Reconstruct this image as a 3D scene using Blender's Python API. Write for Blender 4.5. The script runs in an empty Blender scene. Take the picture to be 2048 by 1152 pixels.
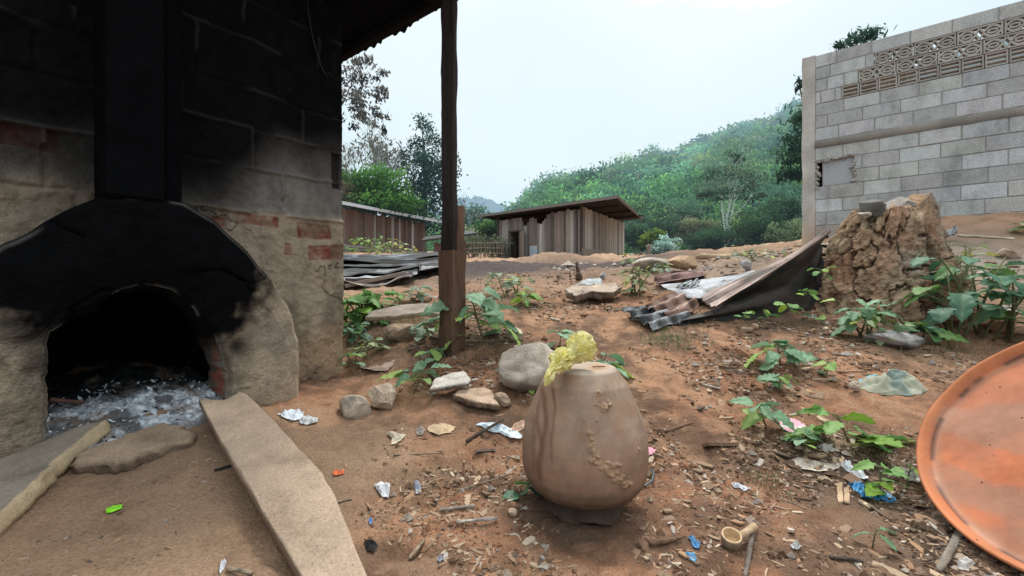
import bpy, math, random
import numpy as np
from math import radians as R, sin, cos, pi
F, HZ, CX = 853.0, 567.0, 1024.0
C = bpy.context.scene.collection
RNG = np.random.default_rng(7)

# ---------------------------------------------------------------- noise
def _hash(ix, iy, iz):
    h = (ix.astype(np.int64)*374761393 + iy.astype(np.int64)*668265263 + iz.astype(np.int64)*2147483647 + 1013904223) & 0xffffffff
    h = ((h ^ (h >> 13)) * 1274126177) & 0xffffffff
    h = ((h ^ (h >> 16)) * 2246822519) & 0xffffffff
    return ((h ^ (h >> 15)) & 0xffff) / 65535.0
def vnoise(x, y, z=0.0):
    x, y, z = np.broadcast_arrays(np.asarray(x, float), np.asarray(y, float), np.asarray(z, float))
    ix, iy, iz = np.floor(x), np.floor(y), np.floor(z)
    fx, fy, fz = x-ix, y-iy, z-iz
    fx, fy, fz = fx*fx*(3-2*fx), fy*fy*(3-2*fy), fz*fz*(3-2*fz)
    r = 0
    for a in (0, 1):
        for b in (0, 1):
            for c in (0, 1):
                w = (fx if a else 1-fx)*(fy if b else 1-fy)*(fz if c else 1-fz)
                r = r + w*_hash(ix+a, iy+b, iz+c)
    return r*2-1
def fbm(x, y, z=0.0, o=4, g=.5):
    r, a, f = 0, 1.0, 1.0
    for i in range(o):
        r = r + a*vnoise(np.asarray(x)*f+i*17.3, np.asarray(y)*f+i*9.1, np.asarray(z)*f+i*4.7)
        a *= g; f *= 2.03
    return r
def sst(a, b, x):
    t = np.clip((np.asarray(x, float)-a)/(b-a), 0, 1)
    return t*t*(3-2*t)
def lerp(a, b, t): return a+(b-a)*t
def P(px, py, d): return np.array([(px-CX)/F*d, d, (HZ-py)/F*d])

# ---------------------------------------------------------------- ground height
CT = [(300,1152,.86),(20,1152,.86),(600,1152,.90),(1024,1152,.99),(1400,1152,1.0),(1750,1152,1.0),(2048,1152,.99),
 (100,1000,1.12),(300,950,1.26),(430,870,1.48),(60,900,1.36),(270,800,1.72),(700,950,1.42),(900,950,1.46),
 (1165,1040,1.22),(1165,1000,1.36),(1500,1000,1.36),(1800,1000,1.33),(1650,880,1.66),
 (600,785,2.1),(692,742,2.5),(750,800,2.1),(908,697,2.48),(1050,792,2.0),(1300,850,1.8),(1500,790,2.05),(1850,790,1.95),
 (1600,700,2.6),(1300,655,2.95),(1750,645,3.1),(2000,700,2.6),(1450,640,3.1),(1150,680,2.75),(1000,630,3.3),
 (1250,600,3.7),(800,620,3.7),(690,575,6.0),(900,565,6.0),(1000,550,6.5),(1100,530,8.5),(1200,530,9),(1300,512,8.5),
 (1420,520,7.0),(1550,500,7.0),(1600,492,6.5),(1890,445,5.9),(2040,437,5.25),(2040,500,4.3),(1960,560,3.7),(1680,500,5.2),
 (1080,522,14),(1150,517,22),(1000,520,25),(1300,513,22),(1500,515,22),(700,505,24),(850,508,28),(400,520,24),(1900,515,22),
 (300,560,6),(100,600,4),(2500,430,6),(1100,505,45),(400,505,45),(1900,505,45),(2500,505,45),(-200,505,45)]
def _warp(x, y):
    y = np.clip(y, .35, 45); x = np.clip(x, -1.8*y, 2.0*y)
    return 2.6*x/(y+1.0), 2.6*np.log(y+.7)
_c = np.array([P(*c) for c in CT]); _u, _v = _warp(_c[:,0], _c[:,1])
def _k(r2): return np.where(r2 > 1e-12, .5*r2*np.log(np.maximum(r2, 1e-12)), 0)
_n = len(CT); _A = np.zeros((_n+3, _n+3))
_A[:_n,:_n] = _k((_u[:,None]-_u)**2+(_v[:,None]-_v)**2)+np.eye(_n)*.01
_Q = np.stack([np.ones(_n), _u, _v], 1); _A[:_n,_n:] = _Q; _A[_n:,:_n] = _Q.T
_w = np.linalg.solve(_A, np.concatenate([_c[:,2]/(_c[:,1]+1.0), np.zeros(3)]))
MOUNDS = []   # (x, y, r, h)
def g0(x, y):
    x = np.asarray(x, float); y = np.asarray(y, float)
    u, v = _warp(x, y); r = _w[_n]+_w[_n+1]*u+_w[_n+2]*v
    for i in range(_n): r = r+_w[i]*_k((u-_u[i])**2+(v-_v[i])**2)
    r = r*(np.clip(y, .35, 45)+1.0)
    for mx, my, mr, mh in MOUNDS:
        q = ((x-mx)**2+(y-my)**2)/(mr*mr)
        r = r+mh*np.exp(-q*1.6)
    return r
def g(x, y):
    x = np.asarray(x, float); y = np.asarray(y, float)
    smooth = 1-.75*sst(.25, -.15, x+.55)*sst(2.0, 1.3, y)          # trodden floor before the kiln
    far = 1+1.6*sst(2.5, 7, y)
    n = .024*far*fbm(x*1.7, y*1.7, 0, 3)+.013*far*fbm(x*6+9, y*6, 3, 3)*smooth+(.0078*fbm(x*22, y*22, 7, 3)+.0042*np.clip(fbm(x*55, y*55, 17, 2), -.2, 1))*smooth
    return g0(x, y)+n
def GP(px, py, dmin=.4, dmax=60, lift=0.0):
    d = np.geomspace(dmin, dmax, 500); x = (px-CX)/F*d; z = (HZ-py)/F*d
    below = np.nonzero(z < g(x, d)+lift)[0]
    if len(below) == 0: i = len(d)-1
    else: i = max(below[0], 1)
    a, b = d[i-1], d[i]
    for _ in range(18):
        m = (a+b)/2
        if (HZ-py)/F*m < g((px-CX)/F*m, m)+lift: b = m
        else: a = m
    return np.array([(px-CX)/F*b, b, float(g((px-CX)/F*b, b))+lift])
def GH(px, py, h): return GP(px, py, lift=h)
def ondrop(p): return np.array([p[0], p[1], float(g(p[0], p[1]))])
for mp, mr, mh in ((P(1100,520,11), 1.1, .30), (P(960,545,8), 1.2, .16), (P(1960,450,5.1), .8, .13), (P(1180,515,14), 1.4, .16)):
    MOUNDS.append((mp[0], mp[1], mr, mh))

# ---------------------------------------------------------------- wall frame of the building with the kiln
WC = np.array([-.997, 2.5]); E_ = np.array([.6, .8]); N_ = np.array([.8, -.6])
def W(s, n, z):
    s, n, z = np.broadcast_arrays(np.asarray(s, float), np.asarray(n, float), np.asarray(z, float))
    return np.stack([WC[0]+s*E_[0]+n*N_[0], WC[1]+s*E_[1]+n*N_[1], z], -1)
def wpx(px, py, n=0.0):
    r = (px-CX)/F; t = (n-2.2976)/(.8*r-.6); q = np.array([r*t, t])-WC
    return float(q@E_), (HZ-py)/F*t

# ---------------------------------------------------------------- materials
def newmat(name):
    m = bpy.data.materials.new(name); m.use_nodes = True; nt = m.node_tree; nt.nodes.clear()
    out = nt.nodes.new('ShaderNodeOutputMaterial'); return m, nt, out
def N(nt, t, **kw):
    n = nt.nodes.new(t)
    for k, v in kw.items():
        if k.startswith('i_'):
            n.inputs[int(k[2:]) if k[2:].isdigit() else k[2:].replace('_', ' ')].default_value = v
        else: setattr(n, k, v)
    return n
def ramp(nt, pts):
    r = nt.nodes.new('ShaderNodeValToRGB'); e = r.color_ramp.elements
    while len(e) > 1: e.remove(e[-1])
    e[0].position = pts[0][0]; e[0].color = pts[0][1]
    for p, c in pts[1:]:
        q = e.new(p); q.color = c
    return r
def rgb(h):
    h = h.lstrip('#'); v = [int(h[i:i+2], 16)/255 for i in (0, 2, 4)]
    return tuple(c/12.92 if c <= .04045 else ((c+.055)/1.055)**2.4 for c in v)
def c4(c): return (c[0], c[1], c[2], 1)
def mat(name, col=(.5,.5,.5), col2=None, rough=.9, sc=8, det=6, amt=.35, bump=.3, bsc=None, bdist=.01, vcol=False, metal=0,
        stretch=(1,1,1), trans=0, sheen=0, spec=.3, fine=None, speck=None, stain=None):
    """noise-mottled surface; vcol multiplies by the colours stored on the mesh; trans adds translucency (leaves, thin plastic)"""
    m, nt, out = newmat(name); L = nt.links.new
    tc = N(nt, 'ShaderNodeTexCoord'); mp = N(nt, 'ShaderNodeMapping'); mp.inputs['Scale'].default_value = stretch
    L(tc.outputs['Object'], mp.inputs['Vector'])
    nz = N(nt, 'ShaderNodeTexNoise'); nz.inputs['Scale'].default_value = sc; nz.inputs['Detail'].default_value = det; nz.inputs['Roughness'].default_value = .65
    L(mp.outputs['Vector'], nz.inputs['Vector'])
    if col2 is None: col2 = tuple(c*.45 for c in col)
    lo = tuple(lerp(a, b, amt*1.6) for a, b in zip(col, col2)); hi = tuple(min(1, a+(a-b)*amt*.5) for a, b in zip(col, col2))
    rp = ramp(nt, [(.28, c4(lo)), (.5, c4(col)), (.74, c4(hi))]); L(nz.outputs['Fac'], rp.inputs['Fac'])
    cur = rp.outputs['Color']
    if fine:
        n3 = N(nt, 'ShaderNodeTexNoise'); n3.inputs['Scale'].default_value = fine; n3.inputs['Detail'].default_value = 3
        L(mp.outputs['Vector'], n3.inputs['Vector'])
        r3 = ramp(nt, [(.3, (.76,.76,.76,1)), (.7, (1.16,1.16,1.16,1))]); L(n3.outputs['Fac'], r3.inputs['Fac'])
        mx = N(nt, 'ShaderNodeMix', data_type='RGBA', blend_type='MULTIPLY'); mx.inputs[0].default_value = 1
        L(cur, mx.inputs[6]); L(r3.outputs['Color'], mx.inputs[7]); cur = mx.outputs[2]
    if speck:
        vs = N(nt, 'ShaderNodeTexVoronoi'); vs.inputs['Scale'].default_value = speck[0]
        L(mp.outputs['Vector'], vs.inputs['Vector'])
        rs = ramp(nt, [(speck[2], (1,1,1,1)), (speck[2]+.06, (0,0,0,1))]); L(vs.outputs['Distance'], rs.inputs['Fac'])
        mx = N(nt, 'ShaderNodeMix', data_type='RGBA'); L(rs.outputs['Color'], mx.inputs[0]); L(cur, mx.inputs[6]); mx.inputs[7].default_value = c4(speck[1]); cur = mx.outputs[2]
    if stain:      # (scale, vertical stretch, darkest, lightest)
        ms_ = N(nt, 'ShaderNodeMapping'); ms_.inputs['Scale'].default_value = (1, 1, stain[1]); L(tc.outputs['Object'], ms_.inputs['Vector'])
        n5 = N(nt, 'ShaderNodeTexNoise'); n5.inputs['Scale'].default_value = stain[0]; n5.inputs['Detail'].default_value = 7; n5.inputs['Roughness'].default_value = .7
        L(ms_.outputs['Vector'], n5.inputs['Vector']); r5 = ramp(nt, [(.30, (stain[2],)*3+(1,)), (.5, (1,1,1,1)), (.68, (stain[3],)*3+(1,))]); L(n5.outputs['Fac'], r5.inputs['Fac'])
        mx = N(nt, 'ShaderNodeMix', data_type='RGBA', blend_type='MULTIPLY'); mx.inputs[0].default_value = 1
        L(cur, mx.inputs[6]); L(r5.outputs['Color'], mx.inputs[7]); cur = mx.outputs[2]
    if vcol:
        at = N(nt, 'ShaderNodeVertexColor', layer_name='Col')
        mx = N(nt, 'ShaderNodeMix', data_type='RGBA', blend_type='MULTIPLY'); mx.inputs[0].default_value = 1
        L(cur, mx.inputs[6]); L(at.outputs['Color'], mx.inputs[7]); cur = mx.outputs[2]
    bs = N(nt, 'ShaderNodeBsdfPrincipled'); L(cur, bs.inputs['Base Color'])
    bs.inputs['Roughness'].default_value = rough; bs.inputs['Metallic'].default_value = metal
    bs.inputs['Specular IOR Level'].default_value = spec
    if bump:
        n2 = N(nt, 'ShaderNodeTexNoise'); n2.inputs['Scale'].default_value = bsc or sc*5; n2.inputs['Detail'].default_value = 5; n2.inputs['Roughness'].default_value = .6
        L(mp.outputs['Vector'], n2.inputs['Vector'])
        bp = N(nt, 'ShaderNodeBump'); bp.inputs['Strength'].default_value = bump; bp.inputs['Distance'].default_value = bdist
        L(n2.outputs['Fac'], bp.inputs['Height']); L(bp.outputs['Normal'], bs.inputs['Normal'])
    sh = bs.outputs['BSDF']
    if trans:
        tr = N(nt, 'ShaderNodeBsdfTranslucent'); L(cur, tr.inputs['Color'])
        ms = N(nt, 'ShaderNodeMixShader'); ms.inputs[0].default_value = trans
        L(sh, ms.inputs[1]); L(tr.outputs['BSDF'], ms.inputs[2]); sh = ms.outputs['Shader']
    L(sh, out.inputs['Surface'])
    return m

# ---------------------------------------------------------------- mesh and object helpers
def tag(o, label=None, cat=None, group=None, kind=None):
    if label: o['label'] = label
    if cat: o['category'] = cat
    if group: o['group'] = group
    if kind: o['kind'] = kind
    return o
def thing(name, label, cat, loc, group=None):
    o = bpy.data.objects.new(name, None); C.objects.link(o); o.location = [float(v) for v in loc]; o.empty_display_size = .1
    return tag(o, label, cat, group)
def mk(name, v, f, m, parent=None, loc=None, cols=None, smooth=True):
    """link ONE mesh object from world-space vertices; f: an (n,4)/(n,3) array or a list of lists"""
    v = np.asarray(v, np.float64).reshape(-1, 3)
    if parent is not None: off = np.array(parent_loc(parent))
    elif loc is not None: off = np.asarray(loc, float)
    else: off = np.zeros(3)
    v = v-off
    me = bpy.data.meshes.new(name)
    if isinstance(f, np.ndarray):
        k = f.shape[1]; lt = np.full(len(f), k, np.int32); idx = f.reshape(-1).astype(np.int32)
    else:
        lt = np.array([len(q) for q in f], np.int32); idx = np.array([i for q in f for i in q], np.int32)
    me.vertices.add(len(v)); me.vertices.foreach_set('co', v.astype(np.float32).reshape(-1))
    me.loops.add(len(idx)); me.loops.foreach_set('vertex_index', idx)
    me.polygons.add(len(lt)); me.polygons.foreach_set('loop_start', np.concatenate([[0], np.cumsum(lt)[:-1]]).astype(np.int32))
    if smooth: me.polygons.foreach_set('use_smooth', np.ones(len(lt), bool))
    me.update(calc_edges=True); me.validate()
    if cols is not None:
        cols = np.asarray(cols, np.float32)
        if cols.shape[1] == 3: cols = np.concatenate([cols, np.ones((len(cols), 1), np.float32)], 1)
        a = me.color_attributes.new('Col', 'FLOAT_COLOR', 'POINT'); a.data.foreach_set('color', cols.reshape(-1))
    if not smooth: me.polygons.foreach_set('use_smooth', np.zeros(len(lt), bool))
    me.materials.append(m)
    o = bpy.data.objects.new(name, me); C.objects.link(o)
    if parent is not None: o.parent = parent
    elif loc is not None: o.location = [float(q) for q in loc]
    return o
def parent_loc(p):
    l = np.array(p.location[:])
    while p.parent: p = p.parent; l = l+np.array(p.location[:])
    return l
def gridf(nu, nv, closed=False):
    i = np.arange(nu-1)[:,None]; j = np.arange(nv if closed else nv-1)[None,:]; j2 = (j+1) % nv
    a = i*nv+j; b = i*nv+j2; c = (i+1)*nv+j2; d = (i+1)*nv+j
    return np.stack([a+0*b, b+0*a, c, d], -1).reshape(-1, 4)
class MB:
    """collects pieces of one part"""
    def __init__(s): s.v = []; s.f = []; s.c = []; s.n = 0
    def add(s, v, f, col=(1,1,1)):
        v = np.asarray(v, float).reshape(-1, 3)
        s.v.append(v); s.f += [[int(i)+s.n for i in q] for q in f]
        col = np.asarray(col, float); s.c.append(np.broadcast_to(col, (len(v), 3)) if col.ndim == 1 else col); s.n += len(v); return s
    def box(s, c, ax, ay, az, hx, hy, hz, col=(1,1,1), bev=0):
        c = np.asarray(c, float); ax, ay, az = (np.asarray(q, float) for q in (ax, ay, az))
        if not bev:
            v = [c+ax*hx*a+ay*hy*b+az*hz*d for a in (-1,1) for b in (-1,1) for d in (-1,1)]
            return s.add(v, [[0,1,3,2],[4,6,7,5],[0,4,5,1],[2,3,7,6],[0,2,6,4],[1,5,7,3]], col)
        v = []; f = []
        h = (hx, hy, hz); A = (ax, ay, az); ids = {}
        for sx in (-1,1):
            for sy in (-1,1):
                for sz in (-1,1):
                    for k in range(3):
                        q = [(h[i]-(0 if i == k else bev))*(sx,sy,sz)[i] for i in range(3)]
                        ids[(sx,sy,sz,k)] = len(v); v.append(c+sum(A[i]*q[i] for i in range(3)))
        S = (-1, 1)
        for k in range(3):
            i, j = [q for q in range(3) if q != k]
            for sg in S:
                def key(a, b, kk=k, sgn=sg):
                    t = [0,0,0]; t[k] = sgn; t[i] = a; t[j] = b; return (t[0],t[1],t[2],kk)
                f.append([ids[key(-1,-1)], ids[key(1,-1)], ids[key(1,1)], ids[key(-1,1)]])
            for a in S:          # edges along axis k
                for b in S:
                    def kk2(sgn, w):
                        t = [0,0,0]; t[k] = sgn; t[i] = a; t[j] = b; return ids[(t[0],t[1],t[2],w)]
                    f.append([kk2(-1,i), kk2(1,i), kk2(1,j), kk2(-1,j)])
        for sx in S:
            for sy in S:
                for sz in S: f.append([ids[(sx,sy,sz,0)], ids[(sx,sy,sz,1)], ids[(sx,sy,sz,2)]])
        return s.add(v, f, col)
    def tube(s, pts, rad, n=8, col=(1,1,1), cap=True):
        pts = [np.asarray(p, float) for p in pts]; rad = list(rad) if hasattr(rad, '__len__') else [rad]*len(pts)
        v = []; ref = None
        for i, p in enumerate(pts):
            t = pts[min(i+1, len(pts)-1)]-pts[max(i-1, 0)]; t = t/(np.linalg.norm(t)+1e-9)
            if ref is None: ref = np.array([1,0,0]) if abs(t[0]) < .8 else np.array([0,1,0])
            a = np.cross(t, ref); a /= np.linalg.norm(a)+1e-9; b = np.cross(t, a); ref = np.cross(a, t) if False else ref
            for k in range(n): v.append(p+rad[i]*(a*cos(2*pi*k/n)+b*sin(2*pi*k/n)))
        f = [[i*n+k, i*n+(k+1) % n, (i+1)*n+(k+1) % n, (i+1)*n+k] for i in range(len(pts)-1) for k in range(n)]
        if cap: f.append(list(range(n))[::-1]); f.append([(len(pts)-1)*n+k for k in range(n)])
        return s.add(v, f, col)
    def build(s, name, m, parent=None, loc=None, smooth=False):
        return mk(name, np.concatenate(s.v), s.f, m, parent, loc, np.concatenate(s.c), smooth)
X, Y, Z = np.eye(3)
def resample(pl, n):
    pl = np.asarray(pl, float); d = np.concatenate([[0], np.cumsum(np.linalg.norm(np.diff(pl, axis=0), axis=1))])
    t = np.linspace(0, d[-1], n); return np.stack([np.interp(t, d, pl[:,k]) for k in range(pl.shape[1])], 1)
# ================================================================ camera, sky, sun
cam = bpy.data.cameras.new('camera'); co = bpy.data.objects.new('camera', cam); C.objects.link(co)
co.rotation_euler = (R(90), 0, 0); cam.sensor_width = 36; cam.lens = 36*F/2048; cam.shift_y = -(576-HZ)/2048
cam.clip_start = .03; cam.clip_end = 3000; bpy.context.scene.camera = co
sc = bpy.context.scene
sc.view_settings.view_transform = 'Standard'; sc.view_settings.look = 'None'; sc.view_settings.exposure = 0; sc.view_settings.gamma = 1
w = bpy.data.worlds.new('World'); sc.world = w; w.use_nodes = True
nt = w.node_tree; nt.nodes.clear(); L = nt.links.new
SUN_EL, SUN_AZ = R(62), R(20)
sky = N(nt, 'ShaderNodeTexSky', sky_type='NISHITA'); sky.sun_disc = False; sky.sun_elevation = SUN_EL; sky.sun_rotation = SUN_AZ
sky.dust_density = 4; sky.air_density = 1.2
tc = N(nt, 'ShaderNodeTexCoord'); sep = N(nt, 'ShaderNodeSeparateXYZ'); L(tc.outputs['Generated'], sep.inputs[0])
mp = N(nt, 'ShaderNodeMapping'); mp.inputs['Scale'].default_value = (1, 1, 1.8); L(tc.outputs['Generated'], mp.inputs['Vector'])
nz = N(nt, 'ShaderNodeTexNoise'); nz.inputs['Scale'].default_value = 1.5; nz.inputs['Detail'].default_value = 5; nz.inputs['Roughness'].default_value = .5
L(mp.outputs['Vector'], nz.inputs['Vector'])
ad0 = N(nt, 'ShaderNodeMath', operation='MULTIPLY_ADD'); ad0.inputs[1].default_value = .75; L(nz.outputs['Fac'], ad0.inputs[0]); L(sep.outputs['Z'], ad0.inputs[2])
ad = N(nt, 'ShaderNodeMath', operation='MULTIPLY'); ad.inputs[1].default_value = .7; L(ad0.outputs[0], ad.inputs[0])
rp = ramp(nt, [(.20, (5.0,7.0,8.7,1)), (.34, (6.4,8.3,9.7,1)), (.46, (7.7,9.5,10.3,1)), (.56, (8.6,9.9,10.5,1)), (.68, (9.4,10.4,10.7,1)), (.88, (23,23.5,23.8,1))]); L(ad.outputs[0], rp.inputs['Fac'])
mx = N(nt, 'ShaderNodeMix', data_type='RGBA'); mx.inputs[0].default_value = .93
L(sky.outputs['Color'], mx.inputs[6]); L(rp.outputs['Color'], mx.inputs[7])
bg = N(nt, 'ShaderNodeBackground'); bg.inputs['Strength'].default_value = .1; L(mx.outputs[2], bg.inputs['Color'])
wo = N(nt, 'ShaderNodeOutputWorld'); L(bg.outputs[0], wo.inputs['Surface'])
sl = bpy.data.lights.new('sun', 'SUN'); sl.energy = 2.5; sl.angle = R(11); sl.color = (1, .96, .9)
so = bpy.data.objects.new('sun', sl); C.objects.link(so)
from mathutils import Vector
sd = Vector((sin(SUN_AZ)*cos(SUN_EL), cos(SUN_AZ)*cos(SUN_EL), sin(SUN_EL)))
so.rotation_euler = sd.to_track_quat('Z', 'Y').to_euler()

# ================================================================ ground
def axis(lo, hi, h, far, gr=1.035):
    a = list(np.arange(lo, hi, h)); s = h
    while a[-1] < far: s *= gr; a.append(a[-1]+s)
    s = h; b = [lo]
    while b[-1] > -far: s *= gr; b.append(b[-1]-s)
    return np.array(b[:0:-1]+a)
gx = axis(-1.5, 2.3, .0095, 420); gy = axis(.75, 3.3, .0095, 420)
gy = gy[gy > -30]
GX, GY = np.meshgrid(gx, gy); GZ = g(GX, GY)
_zc = {}
def zone(px, py, rad, x, y, wx=1.0):
    if (px, py) not in _zc: _zc[(px, py)] = GP(px, py)
    p = _zc[(px, py)]; return np.exp(-(((x-p[0])/(rad*wx))**2+((y-p[1])/rad)**2))
def soil_colour(x, y):
    c = np.empty(x.shape+(3,)); c[...] = (.305, .155, .090)
    n = fbm(x*1.3, y*1.3, 2, 4); n2 = fbm(x*5, y*5, 8, 4)
    def mix(c, col, m): return c+(np.array(col)-c)*np.clip(m, 0, 1)[...,None]
    c = mix(c, (.45,.27,.165), .5*sst(0, .8, n)+.25*sst(0, .8, n2))
    c = mix(c, (.15,.092,.062), .85*sst(-.12, .5, -n2)*sst(6, 3, y)); n4 = fbm(x*17, y*17, 28, 3); c = mix(c, (.17,.105,.07), .55*sst(.05, .5, -n4)*sst(5, 2.5, y)); c = mix(c, (.40,.26,.17), .4*sst(.2, .6, n4)*sst(5, 2.5, y))
    c = mix(c, (.35,.24,.16), .8*sst(.1, -.25, x+.28+.1*n)*sst(2.1, 1.5, y))
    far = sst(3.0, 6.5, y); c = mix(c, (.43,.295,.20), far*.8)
    c = mix(c, (.27,.235,.195), 1.0*zone(1990,525,.9,x,y)+.6*zone(1480,530,.9,x,y,1.6))
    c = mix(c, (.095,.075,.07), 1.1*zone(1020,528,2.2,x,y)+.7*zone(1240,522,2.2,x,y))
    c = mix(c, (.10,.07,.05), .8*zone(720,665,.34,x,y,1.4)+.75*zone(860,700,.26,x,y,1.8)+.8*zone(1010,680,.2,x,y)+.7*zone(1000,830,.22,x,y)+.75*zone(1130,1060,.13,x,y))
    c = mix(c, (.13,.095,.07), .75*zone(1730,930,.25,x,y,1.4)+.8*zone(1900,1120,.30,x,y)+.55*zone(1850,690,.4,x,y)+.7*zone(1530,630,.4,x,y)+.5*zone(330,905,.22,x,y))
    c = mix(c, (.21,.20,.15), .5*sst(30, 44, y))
    return c
sm = mat('soil', (.93,.92,.90), (.50,.46,.43), rough=.97, sc=7, det=9, amt=.45, bump=.85, bsc=95, bdist=.012, vcol=True, fine=130, spec=.15, speck=(85, (.36,.27,.19), .10))
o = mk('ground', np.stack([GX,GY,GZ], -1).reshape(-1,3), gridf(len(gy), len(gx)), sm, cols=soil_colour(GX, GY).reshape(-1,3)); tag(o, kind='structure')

# ================================================================ the soot-blackened block wall
MW = mat('blackened_block', (.95,.95,.95), (.6,.58,.55), rough=.95, sc=14, amt=.4, bump=.6, bsc=160, bdist=.008, vcol=True, fine=220, spec=.03, stain=(9, .7, .6, 1.2))
S = np.linspace(-2.3, 0, 560); ZZ = np.linspace(-.75, 2.3, 700); SS, ZG = np.meshgrid(S, ZZ)
joints = [-.03, .165, .355, .575, .768, .958, 1.196, 1.40, 1.60, 1.80, 2.0, 2.2]
vj = {3: [wpx(566,400)[0], -.79, -1.18, -1.62], 4: [wpx(505,320)[0], wpx(640,335)[0], -1.0, -1.5], 5: [wpx(605,260)[0], -.78, -1.2], 6: [-.30,-.72,-1.1], 7: [-.14,-.52,-.95], 8: [-.36,-.8], 9: [-.2,-.6]}
wob = .010*fbm(SS*4, ZG*2, 5, 3)
disp = .004*fbm(SS*9, ZG*9, 1, 4)+.0025*fbm(SS*40, ZG*40, 2, 3)
jm = np.zeros_like(SS)
for k, jz in enumerate(joints[2:]):
    d = np.abs(ZG+wob-jz); jm = np.maximum(jm, np.exp(-(d/.010)**2))
for k, ss in vj.items():
    z0, z1 = joints[k-1], joints[k]
    for s in ss:
        d = np.abs(SS+.006*fbm(SS*3, ZG*12, 3, 3)-s); jm = np.maximum(jm, np.exp(-(d/.009)**2)*((ZG > z0) & (ZG < z1)))
sq = sst(-.2, .35, fbm(SS*5, ZG*9, 11, 3))       # where mortar squeezed out of the joint, elsewhere it is raked
disp += jm*(.013*sq-.009*(1-sq))
plast = sst(.40, .33, ZG+.03*fbm(SS*6, ZG*6, 4, 3))
ridge = 1-np.abs(fbm(SS*7+2, ZG*8, 21, 4))*2.2
disp += plast*(.011+.005*np.clip(ridge, 0, 1)**3+.003*fbm(SS*28, ZG*28, 19, 3)+.006*fbm(SS*5, ZG*5, 6, 3)-.010*sst(.90, .985, 1-np.abs(fbm(SS*5+7, ZG*5, 44, 5))*1.6)*sst(0, .4, fbm(SS*3, ZG*3, 8, 2)+.15)+.006*sst(.1, .5, fbm(SS*14, ZG*10, 15, 3)))
col = np.empty(SS.shape+(3,)); col[...] = (.21,.195,.18)
def mixc(col, c, m): return col+(np.array(c)-col)*np.clip(m, 0, 1)[...,None]
col = mixc(col, (.36,.295,.22), plast*.95)
col = mixc(col, (.42,.27,.15), .55*sst(-.15, -.4, ZG+.1*fbm(SS*4, ZG*4, 9))*sst(-.5, -.1, SS))
brick = np.zeros_like(SS)
for (a, b, c, d) in [(470,428,556,456),(590,446,662,479),(563,484,586,511),(611,490,690,523),(418,432,450,458),(0,255,120,305)]:
    s0, z0 = wpx(a, (b+d)/2); s1, z1 = wpx(c, (b+d)/2); t = wpx((a+c)/2, b)[1]; u = wpx((a+c)/2, d)[1]
    m = sst(0, .012, SS-s0+wob*.8)*sst(0, .012, s1-SS+wob*.8)*sst(0, .012, t-ZG+wob)*sst(0, .012, ZG-u-wob)
    brick = np.maximum(brick, m*(.75+.5*fbm(SS*22, ZG*22, 14, 3)))
col = mixc(col, (.235,.085,.06), brick); disp -= brick*.010
soot = sst(.34, .86, ZG+.10*fbm(SS*3, ZG*3, 33, 3)-.35*sst(-.3, -.9, -SS*-1)*0+.22*sst(-.25, -.75, SS))
soot = np.maximum(soot, .8*np.exp(-((SS+.95)/.30)**2)*sst(.15, .5, ZG))
soot = np.maximum(soot, sst(.30, .75, ZG+.10*fbm(SS*3, ZG*3, 35, 3))*sst(-.5, -.9, SS)); soot = np.clip(soot*(.99-.10*jm*sq), 0, .985)
col = mixc(col, (.26,.24,.22), jm*sq*.35*(1-plast)); crk = sst(.88, .985, 1-np.abs(fbm(SS*5+7, ZG*5, 44, 5))*1.6)*plast; col = mixc(col, (.22,.175,.13), plast*.6*sst(0, .5, fbm(SS*6, ZG*6, 51, 4))); col = mixc(col, (.12,.095,.075), crk*.55*sst(0, .4, fbm(SS*3, ZG*3, 8, 2)+.15))
col = mixc(col, (.0045,.005,.006), soot)
# open hollow ends of the corner blocks
for (a, b, c, d) in [(664,97,684,163),(664,307,684,378)]:
    s0 = wpx(a, b)[0]; z1 = wpx((a+c)/2, b)[1]; z0 = wpx((a+c)/2, d)[1]
    m = ((SS > s0) & (SS < -.012) & (ZG > z0) & (ZG < z1)).astype(float); disp -= .03*m; col = mixc(col, (.02,.02,.02), m*.75)
kc = -.93     # middle of the kiln along the wall
edge = SS > -.012
vv = W(SS, disp, ZG)
fq = gridf(len(ZZ), len(S))
cs = SS.reshape(-1)[fq].mean(1); cz = ZG.reshape(-1)[fq].mean(1)
keep = ~((((cs-kc)/.50)**2+((cz+.40)/.62)**2 < 1) & (cz < .22))
vv = vv.reshape(-1, 3); nv = len(vv); cc = col.reshape(-1, 3)
i_end = np.arange(len(ZZ))*len(S)+len(S)-1
vb = W(0*ZZ-.004, -.14+0*ZZ, ZZ); fe = np.stack([i_end[:-1], i_end[1:], nv+np.arange(1, len(ZZ)), nv+np.arange(len(ZZ)-1)], 1)
bw = thing('block_wall', 'soot-blackened concrete block wall with red brick patches behind the clay kiln', 'wall', W(-.5, 0, -.55))
mk('masonry', np.concatenate([vv, vb]), np.concatenate([fq[keep], fe]), MW, bw, cols=np.concatenate([cc, cc[i_end]*.6]))
b = MB(); b.box(W(-1.15, -.15, 2.0), np.append(E_, 0), np.append(N_, 0), Z, 1.145, .008, .3, (.1,.1,.1)); b.build('backing', MW, bw)
# dark stained cable hanging on the wall
pts = [W(wpx(a, c, .012)[0], .012, wpx(a, c, .012)[1]) for a, c in ((612,-40),(617,25),(622,60),(629,90),(637,118),(645,140),(656,158))]
b = MB(); b.tube(pts, .0045, 7, (.5,.5,.5)); o = b.build('cable', mat('black_rubber', (.012,.012,.013), rough=.6, bump=0), loc=pts[-1], smooth=True)
tag(o, 'thin black cable hanging on the blackened block wall', 'cable')

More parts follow.
